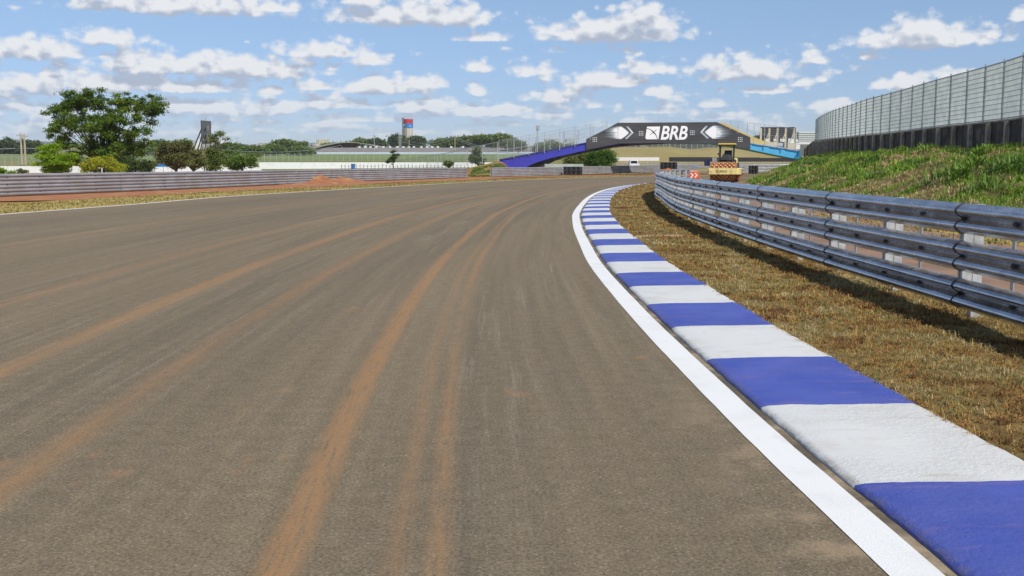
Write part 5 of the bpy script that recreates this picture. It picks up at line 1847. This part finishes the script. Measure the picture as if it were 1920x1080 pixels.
def bpoly(lst, name, mat, o_=.02):
    vs_ = [onboard(u, v, o_) for u, v in lst]
    return MB().add(vs_, [tuple(range(len(vs_)))]).build(name, mat, root)


bpoly([(.55, .14), (1.0, .14), (1.0, .27), (.55, .27)], 'yellow_patch', M['canopyyellow'])
bpoly([(.50, .20), (.54, .20), (.62, .44), (.56, .44)], 'pale_graphic', M['beige'])
bpoly([(.52, .62), (.68, .55), (.78, .62), (.70, .84), (.60, .80)], 'pale_graphic', M['concrete'])
for (px, dd) in ((380.6, 118.2), (385.2, 119.2), (391, 120.3), (393.8, 121.8), (396, 121.4)):
    a = P(px, 270, dd)
    MB().bar((a.x, dd + .15, -.1), (a.x, dd + .15, a.z), .09).build('post', M['wood'], root)
for (pa, pb2) in (((378.5, 240), (356, 296)), ((379, 252), (366, 300)), ((380, 262), (372, 300))):
    a, b_ = P(*pa, 118.3), P(*pb2, 121.5)
    MB().bar(a, b_, .12).build('brace', M['galv_lite'], root)
    MB().bar(a + Vector((.3, .5, 0)), b_ + Vector((.3, .5, 0)), .08).build('brace', M['dark'], root)
MB().bar(P(384, 225.5, 119), P(385.5, 221.5, 119), .07).build('lamp', M['galv_lite'], root)

# white industrial buildings behind the billboard, containers, sign box
root = thing_at('industrial_building', 'white industrial building with stepped roof behind the billboard', 'building', 400, 800)
mb = MB()
for (a_, b_, t_, w_) in ((343, 352, 271.5, 275), (352, 372, 270, 276), (370, 380, 261, 276), (394, 403, 258.5, 276), (403, 416, 259, 276), (414, 421, 265, 277), (421, 431, 268, 277)):
    pbox(mb, a_, b_, t_, w_ + 4, 800 + a_ * .05, 9)
mb.build('wall', M['white'], root)
mb = MB(); pbox(mb, 417, 428, 271, 273.5, 818, 2); pbox(mb, 404, 412, 266, 268, 818, 2); mb.build('window_band', M['glass'], root)
root = thing_at('sign_box', 'white square sign box above the trees right of the large tree', 'sign', 287, 600)
mb = MB(); pbox(mb, 283, 291.6, 262.3, 272.5, 600, 1.2); mb.build('panel', M['white'], root)
mb = MB(); pbox(mb, 286, 288.6, 265.3, 268.3, 599.8, .15); mb.build('mark', M['tblue'], root)
mb = MB(); pbox(mb, 286.6, 288, 272, 284, 600.3, .4); mb.build('post', M['galv_lite'], root)
root = thing_at('container', 'dark blue container like block on the skyline right of the billboard', 'container', 451, 850)
mb = MB(); pbox(mb, 446.5, 456.5, 270.2, 279, 850, 6); mb.build('shell', M['blue'], root)
root = thing_at('container', 'small brown red block on the skyline beside a low red building', 'container', 473, 850)
mb = MB(); pbox(mb, 469.8, 476.2, 271.2, 279, 850, 6); pbox(mb, 455, 470, 275, 280, 852, 6); mb.build('shell', M['redbrown'], root)
root = thing_at('flat_roof_building', 'grey flat roofed building seen through the bridge railings', 'building', 1050, 560)
mb = MB(); pbox(mb, 1022, 1048, 260.5, 266, 560, 20); pbox(mb, 1030, 1072, 266, 279, 562, 22); pbox(mb, 1062, 1078, 260.5, 267, 563, 16); mb.build('wall', surf('far_grey_wall', (.40, .41, .40), (.30, .31, .31), .2, .8), root)
mb = MB()
for px in np.arange(1032, 1071, 4): pbox(mb, px, px + 2.2, 269.5, 272.5, 561.8, .3)
mb.build('window', M['glass'], root)

# back of the concrete grandstand, striped office block
root = thing_at('grandstand', 'brown back of a raked grandstand behind the light blue ramp', 'grandstand', 1458, 300)
d = 300
mb = MB()
for i in range(4):
    a_, b_ = 1427 + i * 15.6, 1442.6 + i * 15.6
    for j in range(8):
        t_ = 239.5 + j * 3.5
        a, b__ = P(a_, t_, d), P(b_, t_ + 3.3, d)
        mb.box(((a.x + b__.x) / 2, d + .8 + j * .35, (a.z + b__.z) / 2), (b__.x - a.x - .05, .5, a.z - b__.z))
mb.build('raked_panels', surf('grandstand_back', (.22, .175, .135), (.16, .13, .105), .8, .85, stretch=(1, 1, 3)), root)
for px in (1426.5, 1442.3, 1457.6, 1473, 1489.5, 1491.5):
    mb = MB(); pbox(mb, px - 1.0, px + 1.0, 239, 285, d - .3, .35); mb.build('column', M['beige'], root)
for px in (1442, 1457.5, 1473, 1489):
    a, b_ = P(px - .5, 249, d - .2), P(px - 6, 263, d - 1.0)
    MB().bar(a, b_, .16).build('strut', M['beige'], root)
mb = MB(); pbox(mb, 1427, 1490, 238.2, 239.6, d - .4, 1.2); mb.build('top_beam', M['dark'], root)
mb = MB()
for (a_, b_, t_, w_) in ((1434, 1441, 260, 265.5), (1450, 1455, 260, 265), (1463, 1471, 260, 266), (1478, 1489, 260, 269)): pbox(mb, a_, b_, t_, w_, d - .5, .2)
mb.build('white_panel', M['white'], root)
mb = MB(); pbox(mb, 1433, 1457, 266, 279, d - .6, .3); pbox(mb, 1477, 1492, 268, 282, d - .6, .3); mb.build('base_wall', M['beige'], root)
root = thing_at('office_block', 'white striped office block right of the grandstand', 'building', 1515, 520)
mb = MB(); pbox(mb, 1498, 1545, 248.5, 290, 520, 30); mb.build('wall', surf('office_dark_bands', (.12, .125, .13), (.17, .175, .18), .4, .5), root)
for i in range(6):
    mb = MB(); pbox(mb, 1497.6, 1545.4, 247.2 + i * 3.6, 249.2 + i * 3.6, 519.4, 31); mb.build('floor_band', M['white'], root)
root = thing_at('storage_tank', 'small round white tank at the foot of the office block', 'tank', 1493, 310)
c_ = P(1493, 264, 310)
MB().lathe([(.3, c_.z - .4), (.55, c_.z - .25), (.55, c_.z + .2), (.3, c_.z + .35)], (c_.x, 310, 0), 14).build('tank', M['white'], root)
mb = MB(); pbox(mb, 1489, 1522, 267.5, 270.5, 312, 4); pbox(mb, 1492, 1500, 270, 280, 312, 1); mb.build('shelf', M['white'], root)

# far city on the horizon hills
r = random.Random(5)
mb = MB()
for k_ in range(420):
    px = r.uniform(-60, 110) if r.random() < .45 else r.uniform(380, 660)
    d = r.uniform(3000, 3450)
    h_ = r.uniform(8, 26)
    wd = r.uniform(8, 22)
    zb_ = 1.5 + (306 - (272 if px < 200 else 277) - r.uniform(-1, 5)) / 2000 * d
    mb.box((X(px, d), d, zb_), (wd, wd, h_), r.uniform(0, 1.5), r.randrange(3))
o = mb.build('distant_city', [surf('city_pale', (.55, .54, .52)), surf('city_pink', (.42, .34, .31)), surf('city_blue', (.33, .37, .43))], None)
tag(o, 'pale hazy buildings of a distant city spread along the horizon', 'city', None, 'stuff')
hx = np.linspace(-2600, 2600, 120)
hy = np.linspace(2300, 4200, 30)
HX, HY = np.meshgrid(hx, hy)


def hillz(x, y):
    px = 960 + x / y * 2000
    top = np.interp(px, [-300, 0, 40, 75, 150, 300, 480, 700, 1200, 1700], [262, 264, 262.5, 266, 268, 270, 273.5, 274.5, 274, 273])
    t = np.clip((y - 2300) / 1000, 0, 1)
    zt = 1.5 + (306 - top - fbm(x * .004, x * 0 + 2, 4) * 3 + 1.5) / 2000 * 3300
    return HG(y) - 3 + np.maximum(0, zt - HG(3300) + 3) * np.sin(np.clip((y - 2300) / 1900, 0, 1) * math.pi) ** .8


ribbon('hills', [np.stack([HX[:, j], HY[:, j]], 1) for j in range(len(hx))], list(hy), hillz, surf('hill_scrub', (.07, .09, .06), (.13, .13, .09), .01, .95))

# ------------------------------------------------------------ road roller
RX, RY = X(1358, 84), 84.0
root = empty('road_roller', (RX, RY, 0), 'yellow road roller with a rusty padfoot drum parked behind the guardrail', 'road roller')


def rl(x, y, z):
    return (RX + x * .93, RY + y, z)


DR, DZ, DW = .70, .80, 2.0
mb = MB().lathe([(DR - .12, -DW / 2), (DR, -DW / 2 + .02), (DR, DW / 2 - .02), (DR - .12, DW / 2)], rl(-.05, 0, DZ), 36, 0, 'X')
for i in range(11):
    x = -DW / 2 + .12 + i * (DW - .24) / 10
    for k_ in range(13):
        a = 2 * math.pi * (k_ + (.5 if i % 2 else 0)) / 13
        ca, sa = math.cos(a), math.sin(a)
        vs = []
        for rr, hw in ((DR - .01, .090), (DR + .10, .060)):
            for (dx, dt) in ((-hw, -hw), (hw, -hw), (hw, hw), (-hw, hw)):
                vs.append(rl(x - .05 + dx, rr * ca - dt * sa, DZ + rr * sa + dt * ca))
        mb.add(vs, [(3, 2, 1, 0), (0, 1, 5, 4), (1, 2, 6, 5), (2, 3, 7, 6), (3, 0, 4, 7)])
        mb.add(vs, [(4, 5, 6, 7)], 1)
mb.build('padfoot_drum', [M['rust'], surf('pale_dusty_pad', (.62, .38, .20), (.5, .28, .13), 6, .8)], root)
mb = MB()
mb.box(rl(-.02, -.92, .86), (2.22, .16, .47))
mb.box(rl(-1.24, -.1, .86), (.14, 1.65, .42)); mb.box(rl(1.26, -.1, .86), (.34, 1.65, .47)); mb.box(rl(0, .95, .9), (2.25, .2, .45))
mb.build('front_frame', M['rolleryellow'], root, bevel=.03)
mb = MB().box(rl(1.27, -.35, .42), (.26, .5, .45)).box(rl(1.3, .1, .8), (.34, .7, .5)); mb.build('drum_motor', M['rust'], root, bevel=.03)
MB().box(rl(0, 1.75, 1.15), (1.5, 1.5, .55)).box(rl(.1, 2.1, 1.60), (1.35, 1.3, .40)).build('platform', M['dark'], root, bevel=.03)
MB().box(rl(.05, 1.15, 1.95), (.85, .35, .45), taper=.6).box(rl(-.1, 1.35, 2.22), (.16, .1, .12)).build('dashboard', M['dark'], root, bevel=.04)
MB().lathe([(.20, -.02), (.24, 0), (.20, .02)], rl(.15, 1.45, 2.28), 16).build('steering_wheel', M['black'], root)
MB().box(rl(.15, 2.1, 2.0), (.6, .55, .2)).box(rl(.15, 2.4, 2.25), (.6, .15, .55)).build('seat', M['black'], root, bevel=.05)
MB().box(rl(.05, 3.6, 1.45), (1.5, 1.9, .9)).build('engine_hood', M['rolleryellow'], root, bevel=.08)
MB().box(rl(.08, 1.9, 3.0), (1.38, 1.5, .13)).build('canopy', M['canopyyellow'], root, bevel=.05)
MB().box(rl(.08, 1.9, 2.89), (1.26, 1.4, .08)).build('canopy_frame', M['dark'], root)
for x in (-.50, .66):
    for y in (1.3, 2.5):
        MB().bar(rl(x - .04, y, 1.55), rl(x, y, 2.9), .075).build('canopy_post', M['dark'], root)
for x in (-.70, .78):
    wh = MB().lathe([(.55, -.24), (.74, -.22), (.78, -.1), (.78, .1), (.74, .22), (.55, .24)], rl(x, 3.5, .78), 24, 0, 'X').build('wheel', M['black'], root)
    MB().lathe([(.1, -.2), (.45, -.23), (.5, .23), (.1, .2)], rl(x, 3.5, .78), 16, 0, 'X').build('rim', M['rolleryellow'], wh)
MB().box(rl(-.90, .9, 1.75), (.34, .25, .32)).build('work_light', M['galv_lite'], root, bevel=.03)
MB().box(rl(-.88, .9, 1.45), (.36, .25, .28)).build('light_bracket', M['orange'], root)
MB().bar(rl(-.60, 1.3, 2.15), rl(-.60, 1.3, 2.30), .10).build('mirror', M['black'], root)
text_mesh('BOMAG', 'lettering', surf('faded_dark_lettering', (.22, .19, .09)), root, rl(-.14, -1.004, .88), .26, bold=.006, wd=.86)

root.rotation_euler = (0, 0, math.radians(-15))
# orange barrier with white chevrons
root = empty('safety_barrier', (X(1299, 98), 98, 0), 'orange plastic barrier with white chevrons beside the end of the guardrail', 'safety barrier')


def bp_(px, py, d=98): return pz(px, py, d)


ob_ = MB().prism([bp_(1286, 335.5), (bp_(1313, 336.0)), bp_(1311.5, 328), bp_(1309, 320.5), bp_(1287.5, 319.5), bp_(1287, 328)], 98, 98.45).build('body', M['orange'], root, bevel=.05)
mb = MB()
for c0 in (1294, 1301.5):
    mb.prism([bp_(c0, 324.5), bp_(c0 + 2.4, 324.5), bp_(c0 + 6.4, 328.7), bp_(c0 + 4.0, 328.7)], 97.97, 97.985)
    mb.prism([bp_(c0 + 4.0, 328.7), bp_(c0 + 6.4, 328.7), bp_(c0 + 2.4, 333), bp_(c0, 333)], 97.97, 97.985)
mb.build('chevron', M['white_print'], ob_)
mb = MB()
for c0 in (1290, 1296, 1302): mb.prism([bp_(c0, 321.3), bp_(c0 + 3.6, 321.3), bp_(c0 + 4.2, 322.8), bp_(c0 + .6, 322.8)], 97.97, 97.985)
mb.build('reflective_strip', M['pale_print'], ob_)

# white car far off, barrels, sheet
root = empty('parked_car', (X(1190, 186), 186, float(HG(186))), 'small white car on the distant track behind the far guardrail', 'car')
cx_, z0_ = X(1190, 186), float(HG(186))
carb = [(-.85, .35), (-.88, .95), (-.80, 1.05), (.80, 1.05), (.88, .95), (.85, .35)]
MB().prism([(cx_ + a, z0_ + b_) for a, b_ in carb], 186, 190).build('body', M['white'], root, bevel=.06)
cab = [(-.76, 1.053), (-.62, 1.60), (-.5, 1.66), (.5, 1.66), (.62, 1.60), (.76, 1.053)]
MB().prism([(cx_ + a, z0_ + b_) for a, b_ in cab], 186.9, 189.2).build('cabin', M['white'], root, bevel=.05)
MB().prism([(cx_ + a, z0_ + b_) for a, b_ in [(-.60, 1.1), (-.5, 1.55), (.5, 1.55), (.60, 1.1)]], 186.85, 186.89).build('windscreen', M['glass'], root)
for sx_ in (-1, 1):
    MB().box((cx_ + sx_ * .65, 185.97, z0_ + .75), (.26, .06, .16)).build('headlight', M['galv_lite'], root)
    for y in (186.8, 189.3):
        wh = MB().lathe([(.30, -.1), (.33, 0), (.30, .1)], (cx_ + sx_ * .78, y, z0_ + .33), 16, 0, 'X').build('wheel', M['black'], root)
for q, (px, pt) in enumerate(((1323.5, 300.3), (1329.2, 299.2))):
    d = 150
    a, b_ = P(px, pt, d), P(px, 311, d)
    root = empty('barrel', (a.x, d, b_.z), ['dark blue barrel farther from the road roller, left of the pair', 'dark blue barrel nearer the road roller, right of the pair'][q], 'barrel', 'blue barrels by the road roller')
    MB().lathe([(.18, b_.z), (.21, b_.z + .05), (.21, (a.z + b_.z) / 2 - .03), (.225, (a.z + b_.z) / 2), (.21, (a.z + b_.z) / 2 + .03), (.21, a.z - .05), (.18, a.z)], (a.x, d, 0), 14).build('drum', surf('dark_blue_plastic', (.02, .022, .09)), root)
    MB().lathe([(.19, a.z + .002), (.19, a.z + .03)], (a.x, d, 0), 14).build('lid', M['dark'], root)
x = np.linspace(X(1289, 206), X(1309, 206), 24); y = np.linspace(204, 209, 12)
A_, B_ = np.meshgrid(x, y)
z = HG(206) + .1 + .55 * np.sin(np.clip((A_ - x[0]) / (x[-1] - x[0]), 0, 1) * math.pi) ** .5 * np.sin(np.clip((B_ - 204) / 5, 0, 1) * math.pi) * (.6 + .8 * fbm(A_ * 1.5, B_ * 1.5, 3))
idx = np.arange(A_.size).reshape(A_.shape)
q_ = np.stack([idx[:-1, :-1], idx[:-1, 1:], idx[1:, 1:], idx[1:, :-1]], -1).reshape(-1, 4)
o = np_mesh('plastic_sheet', np.stack([A_, B_, z], -1).reshape(-1, 3), q_, M['tarp'], smooth=True)
tag(o, 'crumpled light blue plastic sheet on the distant track left of the roller', 'sheet')
# ------------------------------------------------------------ air between here and the skyline
mb = MB().box((0, 1900, 44.5), (9800, 5200, 91.2))
hz = mb.build('haze', surf('haze_air', (1, 1, 1)), None)
tag(hz, 'thin pale haze filling the air over the whole landscape', 'haze', None, 'stuff')
hm = hz.data.materials[0]
hm.node_tree.nodes.clear()
ho = hm.node_tree.nodes.new('ShaderNodeOutputMaterial')
hv = hm.node_tree.nodes.new('ShaderNodeVolumePrincipled')
hv.inputs['Color'].default_value = (.86, .92, 1, 1)
hv.inputs['Density'].default_value = .00011
hm.node_tree.links.new(hv.outputs[0], ho.inputs['Volume'])
